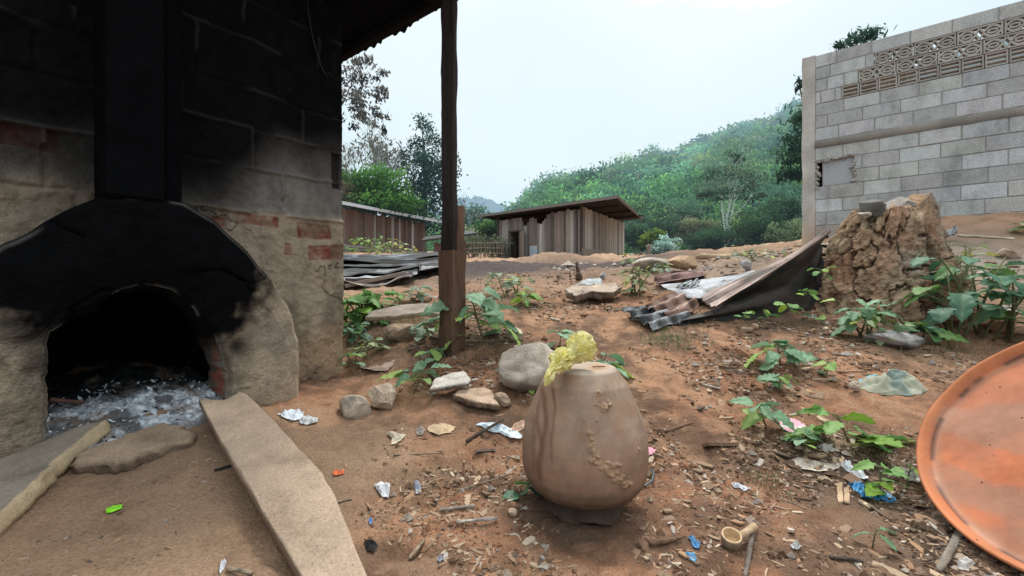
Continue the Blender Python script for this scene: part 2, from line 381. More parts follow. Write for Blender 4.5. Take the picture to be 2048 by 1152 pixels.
# ================================================================ the clay kiln
MK = mat('kiln_plaster', (.95,.94,.92), (.62,.57,.52), rough=.96, sc=10, amt=.4, bump=.8, bsc=70, bdist=.012, vcol=True, fine=140, stretch=(1,1,1.6), spec=.03, stain=(11, .8, .6, 1.15))
kn = .20
cz = [wpx(a, b2, kn) for a, b2 in ((604,800),(600,735),(597,680),(580,620),(545,560),(500,510),(430,440),(365,402),(330,395),(262,389))]
right = [np.array(q) for q in cz]; kc = right[-1][0]
right[0][1] = -.66
left = [np.array(wpx(a, b2, kn)) for a, b2 in ((200,393),(150,411),(100,436),(50,464),(0,492),(-60,535),(-120,600),(-160,700),(-170,800),(-175,900))]; left[-1][1] = -.66
outer = np.array(right+left)
inn_px = [(455,815),(452,740),(441,690),(422,655),(392,620),(350,582),(320,572),(290,570),(250,580),(200,605),(140,640),(110,665),(97,690),(93,760),(90,850)]
inner = np.array([wpx(a, b2, kn) for a, b2 in inn_px]); inner[0][1] = -.60; inner[-1][1] = -.62
NT = 420
wts = np.linspace(0, 1, NT)
O2, I2 = resample(outer, NT), resample(inner, NT)
I2 = I2+np.stack([.006*fbm(wts*30, 0, 1, 3), .006*fbm(wts*30, 5, 1, 3)], 1)
O2 = O2+np.stack([.006*fbm(wts*20, 9, 1, 3), .006*fbm(wts*20, 3, 1, 3)], 1)
NR = 110; rows = []; nrow = []
for k in range(NR):
    t = k/(NR-1); q = I2*(1-t)+O2*t; rows.append(q)
    nn = kn+.035*sin(pi*t)+0*wts
    nn = nn-.016*sst(.93, 1, t)-.02*sst(.06, 0, t); nrow.append(nn)
rows = np.array(rows); nrow = np.array(nrow); s_, z_ = rows[...,0], rows[...,1]
rr0 = np.hypot(s_-kc, z_+.45); nrow = nrow+.006*fbm(s_*5, z_*5, 2, 4)+.003*fbm(s_*22, z_*22, 6, 3)+.0016*fbm(rr0*110, np.arctan2(z_+.45, s_-kc)*2.5, 3, 2)*sst(.1, -.2, z_)+.005*sst(.25, .5, fbm(s_*17, z_*13, 61, 3))*sst(.1, -.2, z_)
# cracks in the sooty face
def crack(pxs, wd=.006, dp=.016):
    global nrow
    pl = resample(np.array([wpx(a, b2, kn) for a, b2 in pxs]), 60)
    d = np.min(np.hypot(s_[...,None]-pl[:,0], z_[...,None]-pl[:,1]), -1); nrow = nrow-dp*np.exp(-(d/wd)**2)
crack([(385,545),(440,540),(478,560),(500,568),(540,556)]); crack([(478,560),(500,585)]); crack([(98,434),(125,455),(165,474)], .005)
crack([(140,618),(205,578),(240,590)], .005); crack([(205,578),(262,580),(290,568)], .004)
crack([(140,618),(155,640)], .004)
kcol = np.empty(s_.shape+(3,)); kcol[...] = (.42,.345,.255)
kcol = mixc(kcol, (.30,.25,.20), sst(-.1, .5, fbm(s_*4, z_*4, 31, 4)))
line = np.interp(s_, [kc-.62, kc-.42, kc-.24, kc+.18, kc+.26, kc+.40, kc+.62], [.00,-.05,-.20,-.33,-.30,-.12,-.02])
wx = fbm(s_*6, z_*6, 41, 4)*.09
wx = wx+.05*fbm(s_*22, z_*22, 43, 3); ks = sst(-.12, .13, z_-line+wx)
dist_in = np.hypot(s_-np.repeat(I2[None,:,0], NR, 0), z_-np.repeat(I2[None,:,1], NR, 0))
ks = np.maximum(ks, .75*sst(.13, .0, dist_in+wx*.7)*sst(-.62, -.25, z_))
ks = np.maximum(ks, .9*np.exp(-((s_-wpx(470,690,kn)[0])**2+(z_-wpx(470,690,kn)[1])**2)/.0035))
kcol = mixc(kcol, (.0045,.005,.006), ks*.998); tR = np.arange(NR)[:,None]/(NR-1); kcol = mixc(kcol, (.16,.155,.15), .55*np.exp(-(tR/.025)**2)*sst(-.1, .5, fbm(wts*40, 3, 1, 3)+.2)*sst(-.42, -.2, z_)+.5*np.exp(-((tR-.965)/.02)**2)*sst(-.2, .4, fbm(wts*30, 7, 1, 3)+.1))
kcol = mixc(kcol, (.23,.16,.14), .6*sst(-.35,-.6,z_)*sst(kc-.2, kc-.32, s_))
kv = W(s_, nrow, z_)
rim = W(O2[:,0], -.05, O2[:,1])
rimv = np.concatenate([kv.reshape(-1,3), rim]); rimc = np.concatenate([kcol.reshape(-1,3), kcol[-1]*.8])
ff = gridf(NR+1, NT)
kiln = thing('clay_kiln', 'soot-black arched clay kiln with ash spilling from its open mouth', 'kiln', W(kc, kn, -.55))
mk('arch_front', rimv, ff, MK, kiln, cols=rimc)
# mouth: reveal, chamber, back
prof = [(kn-.02, 1.0), (kn-.06, .985), (kn-.11, .965), (kn-.17, .95), (kn-.23, 1.08), (-.25, 1.2), (-.5, 1.1), (-.62, .7), (-.66, .2), (-.665, .0)]
cen = np.array([I2[:,0].mean(), -.45]); cv = []; ccol = []
for k, (nn, scl) in enumerate(prof):
    q = cen+(I2-cen)*scl; q[:,1] = np.maximum(q[:,1], -.66)
    if k: q = q+np.stack([.010*fbm(wts*25, k*.7, 1, 3), .010*fbm(wts*25, k*.7, 9, 3)], 1)
    cv.append(W(q[:,0], nn if k else nrow[0], q[:,1]))
    c = np.empty((NT, 3)); c[...] = (.012,.012,.012)
    if k < 4:
        low = sst(-.22, -.36, q[:,1]); c = mixc(c, (.26,.21,.17), low*(.95 if k < 2 else .55))
        red = low*(q[:,0] > kc)*(k in (1, 2)); c = mixc(c, (.30,.09,.06), red*.9*sst(-.3, .2, fbm(wts*60, k, 2, 2)))
    ccol.append(c)
mk('firebox', np.concatenate(cv), gridf(len(prof), NT), MK, kiln, cols=np.concatenate(ccol))
# flue up the wall
ex, nx3 = np.append(E_, 0), np.append(N_, 0)
MS = mat('soot', (.9,.9,.9), (.4,.4,.4), rough=.95, sc=6, amt=.5, bump=.8, bsc=24, bdist=.012, vcol=True, spec=.03)
fl = MB()
fl.box(W(-.965, .10, 1.30), ex, nx3, Z, .085, .115, .985, (.005,.0055,.0065), .012)
fl.box(W(-.848, .08, 1.29), ex, nx3, Z, .030, .105, .97, (.004,.0045,.0055), .008)
fl.build('flue', MS, kiln)

# ================================================================ roof over the kiln
shed = thing('shed_roof', 'dark corrugated sheet roof overhanging the kiln and block wall', 'roof', W(.45, -.5, 1.7))
sl_ = -.20
def rz(s): return 1.715+(s-.46)*sl_
ns = np.arange(-3.0, .80, .0095); st = np.array([.46,.44,.2,-.4,-1.2,-2.0,-2.9])
NG, SG = np.meshgrid(ns, st)
zr = rz(SG)+.011*np.sin(NG*2*pi/.083)+.004*fbm(NG*3, SG*2, 1, 2)+.006*fbm(NG*9, 0, 3, 2)*(SG > .43)
sj = SG+.012*fbm(NG*6, 0, 5, 3)*(SG > .43)
mk('roof_sheet', W(sj, NG, zr).reshape(-1, 3), gridf(len(st), len(ns)), mat('old_roof_iron', (.009,.011,.015), (.016,.012,.010), rough=.9, sc=6, bump=.2, spec=.02), shed)
MD = mat('smoked_timber', (.012,.013,.015), (.006,.006,.006), rough=.9, sc=5, stretch=(1,1,6), bump=.3, spec=.02)
b = MB()
for s in (.37, -.55, -1.5, -2.5):
    b = MB(); b.box(W(s, -.78, rz(s)-.045), ex, nx3, Z, .028, 1.45, .03, bev=.004); b.build('purlin', MD, shed)
dirs = np.array([E_[0], E_[1], sl_]); dirs /= np.linalg.norm(dirs); upv = np.cross(dirs, nx3)
b = MB()
for n_ in (.47, -.6, -1.7):
    c0 = W(-1.15, n_, rz(-1.15)-.105); b = MB(); b.box(c0, dirs, nx3, upv, 1.5, .03, .032, bev=.004); b.build('rafter', MD, shed)

# ================================================================ the post
post = thing('wooden_post', 'weathered square wooden post with a notched joint holding up the dark roof edge', 'post', GP(908, 697))
pc = (P(905, 600, 2.5)[:2]-WC); s0 = float(pc@E_); n0 = float(pc@N_); pz = float(post.location[2])
MP = mat('brown_timber', (.95,.95,.95), (.45,.42,.4), rough=.85, sc=9, stretch=(6,6,.7), amt=.5, bump=.5, bsc=40, vcol=True, fine=60, spec=.1)
def timber(c, hs, hn, z0, z1, col, seed, name):
    zs = np.linspace(z0, z1, 40); ring = [(-1,-1),(-.33,-1),(.33,-1),(1,-1),(1,-.33),(1,.33),(1,1),(.33,1),(-.33,1),(-1,1),(-1,.33),(-1,-.33)]
    v = []; cs = []
    for z in zs:
        for a, bb in ring:
            ed = 1-.05*(abs(a) == 1 and abs(bb) == 1)
            j = .0035*float(fbm(z*5, a*3+seed, bb*3, 3)); v.append(W(c[0]+a*hs*ed+j, c[1]+bb*hn*ed+j, z))
            t = .5+.5*float(fbm(z*1.2, a+seed, bb, 2)); cs.append(np.array(col)*(.75+.5*t)*(1-.35*sst(z0+.25, z0, z)))
    f = [list(q) for q in gridf(len(zs), 12, True)]; f.append(list(range(12))[::-1]); f.append([len(zs)*12-12+k for k in range(12)])
    return mk(name, v, f, MP, post, cols=cs, smooth=False)
timber((s0, n0), .058, .058, pz-.15, .192, (.125,.076,.053), 1, 'lower_post')
timber((s0+.019, n0), .033, .054, .19, .452, (.17,.105,.07), 2, 'tenon')
timber((s0-.036, n0+.010), .0195, .047, .194, 1.74, (.045,.036,.036), 3, 'upper_post')
# ================================================================ ash and hearth
def heap(name, label, cat, s_rng, n_rng, hfun, m, colfun, kind=None, ns_=150, nn_=150):
    a = np.linspace(*s_rng, ns_); b_ = np.linspace(*n_rng, nn_); A, B = np.meshgrid(a, b_)
    p = W(A, B, 0); base = g(p[...,0], p[...,1]); h = hfun(A, B); p[...,2] = np.maximum(base, -.60)+h
    o = mk(name, p.reshape(-1,3), gridf(nn_, ns_), m, loc=p[nn_//2, ns_//2], cols=colfun(A, B).reshape(-1,3)); return o
MA = mat('ash', (.95,.95,.95), (.55,.55,.56), rough=1, sc=26, amt=.55, bump=.9, bsc=170, bdist=.012, vcol=True, fine=150, spec=.05)
def ash_h(A, B):
    e = sst(0, .12, (1-((A-kc-.02)/.36)**2-((B+.06)/.54)**2))
    return e*(.012+.006*sst(.35, -.1, B)+.014*fbm(A*9, B*9, 3, 3)+.009*(1-np.abs(fbm(A*30, B*30, 5, 4))*2))-.015*(1-e)
def ash_c(A, B):
    c = np.empty(A.shape+(3,)); c[...] = (.42,.46,.50); n = fbm(A*16, B*16, 7, 4); n2 = fbm(A*40, B*40, 17, 3)
    c = mixc(c, (.74,.80,.86), sst(.05, .5, n2)); c = mixc(c, (.11,.105,.105), .9*sst(.08, .5, -n)); c = mixc(c, (.02,.02,.02), .97*sst(.06, -.10, B+.05*n)); c = mixc(c, (.28,.20,.15), .6*sst(.3, .6, fbm(A*12+5, B*12, 27, 3)))  # the chamber's darkness is painted onto the ash behind the mouth
    return mixc(c, (.25,.17,.115), sst(.12, .0, 1-((A-kc-.02)/.36)**2-((B+.06)/.54)**2)*sst(-.2, 0, B))
o = heap('ash', None, None, (kc-.42, kc+.42), (-.64, .52), ash_h, MA, ash_c); tag(o, 'pale grey wood ash spilling from the kiln mouth', 'ash', kind='stuff')
# flakes of ash
r = np.random.default_rng(3); b = MB()
for i in range(900):
    while True:
        s, n_ = r.uniform(kc-.36, kc+.36), r.uniform(-.2, .46)
        if ((s-kc)/.34)**2+((n_-.08)/.38)**2 < 1: break
    p = W(s, n_, 0); z = float(g(p[0], p[1]))+float(ash_h(np.array(s), np.array(n_)))+.004
    a = r.uniform(0, 2*pi); t = r.normal(0, .5, 2); q = r.uniform(.003, .013)
    u = np.array([cos(a), sin(a), t[0]]); v_ = np.array([-sin(a), cos(a), t[1]])*r.uniform(.3, .9)
    col = (.80,.86,.92) if r.random() < .6 else ((.3,.3,.31) if r.random() < .6 else (.06,.055,.055))
    pp = np.array([p[0], p[1], z]); b.add([pp-u*q, pp-v_*q*r.uniform(.5,1), pp+u*q*r.uniform(.6,1), pp+v_*q], [[0,1,2,3]], col)
tag(b.build('ash_flakes', MA, loc=W(kc, .1, -.5)), 'loose white and charred ash flakes in the kiln mouth', 'ash', kind='stuff')

MCH = mat('charred_wood', (.95,.95,.95), (.4,.4,.4), rough=.95, sc=14, stretch=(3,3,1), amt=.5, bump=.8, bsc=60, vcol=True)
def log(name, label, cat, a, b_, r0, r1, col, seed, m=None, jit=.15, nn=12, group=None):
    """irregular billet between two world points"""
    a, b_ = np.array(a), np.array(b_); k = 26; pts = [lerp(a, b_, t)+np.array([0, 0, 0]) for t in np.linspace(0, 1, k)]
    t = (b_-a)/np.linalg.norm(b_-a); u = np.cross(t, Z); u /= np.linalg.norm(u); w_ = np.cross(u, t)
    v = []; cs = []
    for i, p in enumerate(pts):
        q = i/(k-1); rr = lerp(r0, r1, q)*(.55 if i in (0, k-1) else 1)
        for j in range(nn):
            an = 2*pi*j/nn; f_ = 1+jit*float(fbm(cos(an)*1.2+seed, sin(an)*1.2, q*4, 3)); v.append(p+rr*f_*(u*cos(an)+w_*sin(an)*.85))
            cs.append(np.array(col)*(.8+.4*float(vnoise(q*6, an, seed))))
    f = [list(x) for x in gridf(k, nn, True)]+[list(range(nn))[::-1], [(k-1)*nn+j for j in range(nn)]]
    o = mk(name, v, f, m or MCH, loc=a, cols=cs); return tag(o, label, cat, group)
def up(px, py, h=.0):
    p = GP(px, py); return p+np.array([0, 0, h])
def kp(px, py, n_):  # a point above the ash on the plane n = n_
    s, z = wpx(px, py, n_); return W(s, n_, z)
log('burnt_log', 'charred black log end lying deep inside the kiln mouth', 'log', kp(243,792,-.02), kp(312,774,-.10), .022, .017, (.10,.095,.09), 1)
log('firewood', 'half-burnt pale brown stick of firewood on the ash', 'firewood', kp(280,812,.07), kp(343,795,.03), .0115, .012, (.55,.36,.20), 2)
log('firewood', 'charcoal-black round stub of firewood in the ash near the kiln jamb', 'firewood', kp(318,790,.0), kp(352,782,-.04), .016, .013, (.05,.048,.048), 5)
log('charred_branch', 'thin burnt reddish-brown branch on the ash by the pale kiln jamb', 'branch', kp(100,800,.08), kp(165,805,.03), .010, .008, (.20,.10,.075), 7)

# ================================================================ slabs and stones
def plane_pts(A, B, D, pxs):
    n_ = np.cross(B-A, D-A); out = []
    for px, py in pxs:
        rr = np.array([(px-CX)/F, 1, (HZ-py)/F]); out.append(rr*(A@n_)/(rr@n_))
    return np.array(out)
def slab(name, label, cat, top, th, m, col, seed=0, side=None, parent=None, jit=.004, warp=.004, bev=.006, group=None, nb=110):
    """a broken slab: outline ring, worn edge, noisy top built as rings towards the middle"""
    top = np.asarray(top, float); pl = resample(np.concatenate([top, top[:1]]), nb+1)[:-1]
    cen = pl.mean(0); nn = np.cross(top[1]-top[0], top[2]-top[0]); nn /= np.linalg.norm(nn); nn *= 1 if nn[2] > 0 else -1
    i = np.arange(nb); out = (pl-cen); out = out-np.outer(out@nn, nn); out /= np.linalg.norm(out, axis=1)[:,None]
    pl = pl+out*(jit*fbm(i*.35+seed, seed, 0, 3))[:,None]
    rings = []; cols = []; sidec = np.array(side if side is not None else np.array(col)*.8)
    for k, (inset, dz) in enumerate([(.004, -th), (.0, -th*.75), (-.001, -th*.35), (0, -bev), (bev, 0)]):
        ww = jit*.8*fbm(i*.5, k*3.3+seed, 2, 3)
        rings.append(pl-out*(inset-ww)[:,None]+nn*(dz+ (.3*jit*fbm(i*.3, k, seed, 2) if k < 4 else 0*i))[:,None]); cols.append(np.tile(sidec if k < 4 else np.array(col), (nb, 1)))
    base = rings[-1]
    for t in np.linspace(.06, .985, 26):
        q = base*(1-t)+cen*t; h = warp*fbm(q[:,0]*14+seed, q[:,1]*14, 0, 4); rings.append(q+np.outer(h, nn)); cols.append(np.tile(np.array(col), (nb, 1)))
    v = np.concatenate(rings); f = [list(x) for x in gridf(len(rings), nb, True)]; f.append([(len(rings)-1)*nb+k for k in range(nb)]); f.append(list(range(nb))[::-1])
    cs = np.concatenate(cols)*(1+.18*fbm(v[:,0]*9, v[:,1]*9, seed, 3))[:,None]
    if parent is not None: return mk(name, v, f, m, parent, cols=cs)
    o = mk(name, v, f, m, loc=cen, cols=cs); return tag(o, label, cat, group)
MSL = mat('slab_face', (.95,.94,.92), (.68,.64,.58), stain=(6, 1, .72, 1.12), rough=.95, sc=7, amt=.35, bump=.35, bsc=120, bdist=.006, vcol=True, fine=190, spec=.12, speck=(60, (.30,.25,.20), .06))
A, B, D = P(395,793,1.66), P(490,783,1.70), P(640,1152,.86)
slab('clay_plank', 'long narrow tan clay plank running from the kiln foot towards the yard', 'plank', plane_pts(A, B, D,
  [(397,796),(425,799),(452,799),(478,783),(492,786),(560,852),(648,945),(655,962),(668,985),(700,1065),(737,1155),(790,1290),(700,1290),(604,1155),(560,1080),(490,965),(440,880)]),
  .036, MSL, (.44,.335,.25), 3, side=(.27,.185,.135), jit=.0028, warp=.002)
log('propping_stone', 'small rough clay lump propping up the tan clay plank beside the kiln jamb', 'stone', up(420,842,.016), up(470,840,.016), .03, .03, (.25,.19,.14), 8, MSL)
A, B, D = GH(200,838,.055), GH(10,1005,.052), GH(0,912,.018)
slab('grey_slab', 'grey slab with a pale broken edge tilted against the ash beside the kiln', 'slab', plane_pts(A, B, D,
  [(212,838),(196,848),(140,893),(103,925),(60,968),(0,1022),(-120,1130),(-190,1010),(0,917),(90,878),(160,850)]),
  .05, MSL, (.235,.20,.165), 5, side=(.55,.43,.28), jit=.007, warp=.004)
A, B, D = GH(320,846,.034), GH(150,918,.040), GH(384,870,.026)
slab('hearth_stone', 'flat brown hearth stone lying across the front of the ash', 'stone', plane_pts(A, B, D,
  [(142,915),(165,900),(215,880),(270,860),(325,843),(360,846),(386,862),(388,880),(350,886),(318,895),(285,905),(255,917),(200,926),(155,926)]),
  .045, MSL, (.30,.225,.165), 6, side=(.20,.145,.105), jit=.007, warp=.005, bev=.012)
MST = mat('stone', (.95,.94,.93), (.6,.56,.52), stain=(16, 1, .62, 1.15), rough=.9, sc=11, amt=.45, bump=.45, bsc=70, bdist=.008, vcol=True, fine=170, spec=.2)
def stone(label, box, col, seed, name='stone', cat='stone', flat=1.0, ang=.25, depth=None, m=None, group=None, dsc=.8, sink=.12, tcol=None):
    """an irregular stone whose silhouette fills the pixel box when seen from the photo's viewpoint; stands on the ground"""
    x0, y0, x1, y1 = box; p = GP((x0+x1)/2, y1); d = p[1]; rx = (x1-x0)/2/F*d; hz = (y1-y0)/F*d; ry = rx*dsc
    n1, n2 = 40, 60; th = np.linspace(0, pi, n1)[:,None]; ph = np.linspace(0, 2*pi, n2, endpoint=False)[None,:]
    x = np.sin(th)*np.cos(ph); y = np.sin(th)*np.sin(ph); z = np.cos(th)+0*ph
    rr = np.random.default_rng(seed)
    k = 1.0+.16*fbm(x*1.1+seed, y*1.1, z*1.1, 3)
    pts = np.stack([x*k, y*k, z*k], -1)
    for _ in range(int(7*ang/.25)):                    # planar breaks
        q = rr.normal(0, 1, 3); q[2] *= .8; q /= np.linalg.norm(q); c = rr.uniform(.50, .85); dd = pts@q; pts = pts-np.clip(dd-c, 0, None)[...,None]*q*.9
    pts += ((.02 if ang < .8 else .06)*fbm(x*7, y*7, z*7+seed, 4))[...,None]*pts
    pts = pts/np.abs(pts).reshape(-1,3).max(0)
    h = hz/2*(1+sink); cz = p[2]-hz*sink*.5+h*.98
    v = np.stack([p[0]+pts[...,0]*rx, p[1]+ry*.75+pts[...,1]*ry, cz-.02*0+pts[...,2]*h], -1)
    c = np.array(col)*(1+.3*fbm(x*2, y*2, z*2+seed, 4))[...,None]*(.72+.28*sst(-.9, .0, pts[...,2]))[...,None]
    if tcol: c = lerp(c, np.array(tcol)*np.ones_like(c), (sst(.1, .5, pts[...,2]+.25*fbm(x*5, y*5, z*5, 3))*.8)[...,None])
    o = mk(name, v.reshape(-1,3), gridf(n1, n2, True), m or MST, loc=(p[0], p[1]+ry*.75, p[2]), cols=c.reshape(-1,3)); return tag(o, label, cat, group)
stone('big smooth grey boulder lying just behind the clay jar', (988,691,1142,792), (.43,.375,.315), 11, 'boulder', 'boulder', ang=.1, sink=.05)
stone('oval brown stone in the dark hollow near the foot of the wooden post', (758,645,836,686), (.40,.295,.21), 12, ang=.08)
A, B, D = P(870,752,2.1), P(940,757,2.06), P(862,776,1.98)
slab('slate', 'flat pale grey slate lying under the weed leaves in front of the post', 'slate', plane_pts(A, B, D, [(858,778),(868,757),(905,744),(930,742),(943,757),(938,765),(900,772)]), .02, MST, (.54,.50,.45), 7, side=(.22,.19,.16), jit=.003)
A, B, D = P(905,790,1.98), P(985,785,2.0), P(940,806,1.9)
slab('flagstone', 'broken tan flagstone in front of the big grey boulder', 'stone', plane_pts(A, B, D, [(906,788),(925,776),(965,774),(985,780),(990,795),(1000,810),(965,806),(935,800)]), .03, MST, (.50,.37,.27), 8, side=(.26,.18,.13), jit=.006, warp=.006)
stone('tan angular stone half buried between the kiln and the grey boulder', (728,776,796,824), (.56,.45,.34), 14, ang=1.1)
stone('pale broken stone touching the tan angular one', (664,794,738,838), (.50,.42,.34), 15, ang=.7, sink=.3)
stone('small brown stone tucked under the grey boulder beside the flagstone', (985,788,1024,818), (.42,.31,.23), 16, ang=.5)
A, B, D = P(738,622,2.95), P(845,612,3.0), P(735,634,2.85)
slab('weathered_board', 'weathered grey board lying flat behind the wooden post', 'board', plane_pts(A, B, D, [(730,634),(742,622),(800,609),(848,606),(882,608),(882,628),(846,624),(790,632)]), .03, MST, (.36,.30,.25), 9, side=(.40,.32,.24), jit=.003)
stone('dark round nut-sized stone beside the leaves at the post foot', (1022,664,1046,680), (.12,.075,.05), 17, ang=.05)
stone('tan curved stone chip behind the big grey boulder', (1010,658,1052,682), (.55,.45,.33), 18, ang=.5)
A, B, D = P(1140,577,3.75), P(1235,575,3.8), P(1150,590,3.6)
slab('stone_slab', 'large brown stone slab topmost of the small pile in the yard', 'slab', plane_pts(A, B, D, [(1130,578),(1150,571),(1190,566),(1235,566),(1243,575),(1230,585),(1180,583),(1150,592)]), .06, MST, (.42,.34,.27), 10, side=(.22,.165,.13), jit=.02, warp=.012)
stone('tan oblong stone under the brown slab in the yard', (1162,578,1222,597), (.47,.35,.245), 19, ang=.15, dsc=.5)
A, B, D = P(1150,562,4.15), P(1205,560,4.2), P(1160,570,4.05)
slab('slate', 'blue-grey slate leaning behind the brown stone slab in the yard', 'slate', plane_pts(A, B, D, [(1146,572),(1172,558),(1202,556),(1206,566),(1180,571)]), .03, MST, (.40,.43,.44), 12, side=(.2,.2,.2), jit=.01)
stone('upright grey pebble-like stone behind the blue-grey slate', (1200,545,1214,558), (.40,.42,.42), 20, ang=.2)
stone('long pale grey boulder at the foot of the plank hut bank', (1266,515,1346,541), (.47,.41,.34), 21, 'boulder', 'boulder', ang=.1, dsc=.6)
stone('smooth orange-brown boulder next to the long pale one', (1335,511,1402,541), (.47,.32,.205), 22, 'boulder', 'boulder', ang=.08, dsc=.6)
stone('jagged dark grey rock with a whitish top at the foot of the earth stump', (1757,664,1872,704), (.29,.275,.265), 23, 'rock', 'rock', ang=.9, dsc=.55, sink=.2, tcol=(.50,.49,.48))
stone('grey upright rock beside the bent metal sheets', (1484,514,1506,542), (.36,.35,.34), 24, 'rock', 'rock', ang=.7)
stone('pinkish-grey pebble on the path between the weeds', (1703,764,1730,786), (.45,.35,.28), 25, 'pebble', 'pebble', ang=.35)
stone('long tan pebble in front of the dark metal sheet', (1502,648,1526,658), (.43,.31,.225), 26, 'pebble', 'pebble', ang=.2)
stone('pale pebble lower of the two by the jar foot', (1016,1020,1036,1034), (.58,.45,.33), 27, 'pebble', 'pebble', ang=.5)
stone('rusty pebble upper of the two by the jar foot', (1018,1004,1034,1019), (.44,.25,.15), 28, 'pebble', 'pebble', ang=.5)
stone('reddish brick fragment beside the big weed near the copper pan', (1985,640,2032,668), (.42,.24,.16), 29, 'brick_fragment', 'brick', ang=.5)
stone('tan rock on the heap beneath the concrete building', (2006,495,2046,520), (.46,.36,.27), 30, 'rock', 'rock', ang=.5)
stone('dark brown clod of earth on the bank before the plank hut', (1150,542,1166,562), (.17,.11,.08), 31, 'earth_clod', 'clod', ang=.3, dsc=.6)

# ================================================================ the clay jar
jd = 1.325; jx = (1168-CX)/F*jd
jz = lambda py: (HZ-py)/F*jd
profile = [(733,0.0),(733,.05),(733,.088),(733.3,.0945),(735.5,.0985),(741,.1045),(752,.117),(762,.130),(780,.1425),(800,.1555),(825,.172),(850,.184),(870,.1895),(892,.1925),(915,.191),(935,.187),(950,.178),(962,.164),(970,.149),(976,.130),(981,.113),(984,.107),(988,.108),(993,.113),(998,.119),(1002,.124),(1005,.122),(1006,.112)]
pr = np.array([(jz(a), b2) for a, b2 in profile]); 
n1, n2 = 240, 300; seg = np.concatenate([[0], np.cumsum(np.linalg.norm(np.diff(pr, axis=0), axis=1))]); tt = np.linspace(0, seg[-1], n1)
pz_, prr = np.interp(tt, seg, pr[:,0]), np.interp(tt, seg, pr[:,1])
for _ in range(3):
    q = prr.copy(); q[1:-1] = (prr[:-2]+2*prr[1:-1]+prr[2:])/4; prr = q
ph = np.linspace(0, 2*pi, n2, endpoint=False); PH, PZ = np.meshgrid(ph, pz_); PR = prr[:,None]+0*PH
sx, sy = np.cos(PH), np.sin(PH)
vis_px = CX+F*(jx+PR*sx)/(jd+PR*sy); front = sst(.2, -.2, sy)
vis_py = HZ-F*PZ/(jd+PR*sy)
mud = np.zeros_like(PH)
for (a, b2, ra, rb, k) in [(1196,798,9,16,1),(1206,815,10,10,.9),(1178,870,9,10,.8),(1184,890,9,16,1),(1190,915,12,14,1),(1208,930,14,10,1),(1224,942,13,10,1),(1238,957,14,11,1),(1250,968,14,8,.9),(1218,805,7,9,.5),(1192,842,5,12,.36),(1276,905,5,34,.34),(1230,930,26,10,.33)]:
    mud = np.maximum(mud, k*np.exp(-((vis_px-a)/ra)**2-((vis_py-b2)/rb)**2))
mud *= front; nz_ = fbm(sx*9, sy*9, PZ*50, 4); nz2 = fbm(sx*30, sy*30, PZ*160, 3)
mm = sst(.30, .46, mud*(1+.35*nz_)+.06*nz2*sst(.05, .3, mud))
fine_sp = sst(.35, .6, nz2)*sst(.05, .35, mud+.10*sst(-.45, -.62, PZ))*front
neck = sst(-.636, -.648, PZ)
PR2 = PR+mm*(.003+.0035*nz2+.003*nz_+.002*fbm(sx*60, sy*60, PZ*320, 2))+fine_sp*.0016+.0012*fbm(sx*2, sy*2, PZ*14, 3)+neck*(.010*fbm(sx*2.5+7, sy*2.5, 0, 3))
topm = (PR < .088) & (PZ > jz(740)); PZ2 = PZ+np.where(topm, .0015*fbm(sx*PR*60, sy*PR*60, 2, 3)-.004*sst(.085, .0, PR), 0)
PZ2 = PZ2-neck*.012*(.5+fbm(sx*2+3, sy*2, 4, 3))*sst(.105, .12, PR)
jc = np.empty(PH.shape+(3,)); jc[...] = (.335,.242,.182)
bl = .5*fbm(sx*1.6, sy*1.6, PZ*22, 4)+.35*fbm(sx*5, sy*5, PZ*40, 3)
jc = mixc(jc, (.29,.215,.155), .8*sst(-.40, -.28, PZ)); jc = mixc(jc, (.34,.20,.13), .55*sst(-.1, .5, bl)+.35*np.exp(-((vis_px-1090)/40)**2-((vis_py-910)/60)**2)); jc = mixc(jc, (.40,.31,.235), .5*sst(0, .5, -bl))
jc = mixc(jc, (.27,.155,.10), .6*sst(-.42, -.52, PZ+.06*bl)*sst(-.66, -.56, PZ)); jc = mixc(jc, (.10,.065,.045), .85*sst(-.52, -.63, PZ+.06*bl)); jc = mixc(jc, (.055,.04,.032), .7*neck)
for (a, wd, y0, y1, k) in [(1080,2.5,800,950,.6),(1087,4,775,965,.75),(1099,2,770,930,.6),(1066,2.5,830,950,.4),(1105,2,762,800,.5)]:
    cx_ = a+8*fbm(vis_py*.012, a, 0, 3)-(vis_py-870)*.03*(1 if a < 1100 else .2)
    jc = mixc(jc, (.165,.085,.057), min(1, k*1.1)*np.exp(-((vis_px-cx_)/(wd*1.4))**2)*sst(y0-20, y0+10, vis_py)*sst(y1+25, y1-20, vis_py)*front)
jc = mixc(jc, (.40,.265,.165), mm*.95*(.8+.3*nz2)); jc = mixc(jc, (.40,.27,.17), fine_sp*.7)
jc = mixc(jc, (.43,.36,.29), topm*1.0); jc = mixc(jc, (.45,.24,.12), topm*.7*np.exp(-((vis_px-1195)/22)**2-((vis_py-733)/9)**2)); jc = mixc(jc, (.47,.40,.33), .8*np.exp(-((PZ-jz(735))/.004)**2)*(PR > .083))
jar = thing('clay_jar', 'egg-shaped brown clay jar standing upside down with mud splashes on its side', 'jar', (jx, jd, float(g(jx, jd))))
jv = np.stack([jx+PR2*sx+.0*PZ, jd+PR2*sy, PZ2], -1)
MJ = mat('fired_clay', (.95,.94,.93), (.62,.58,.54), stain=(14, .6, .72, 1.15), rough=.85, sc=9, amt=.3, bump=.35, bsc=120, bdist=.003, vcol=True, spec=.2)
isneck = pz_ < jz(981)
k0 = int(np.argmax(isneck)); 
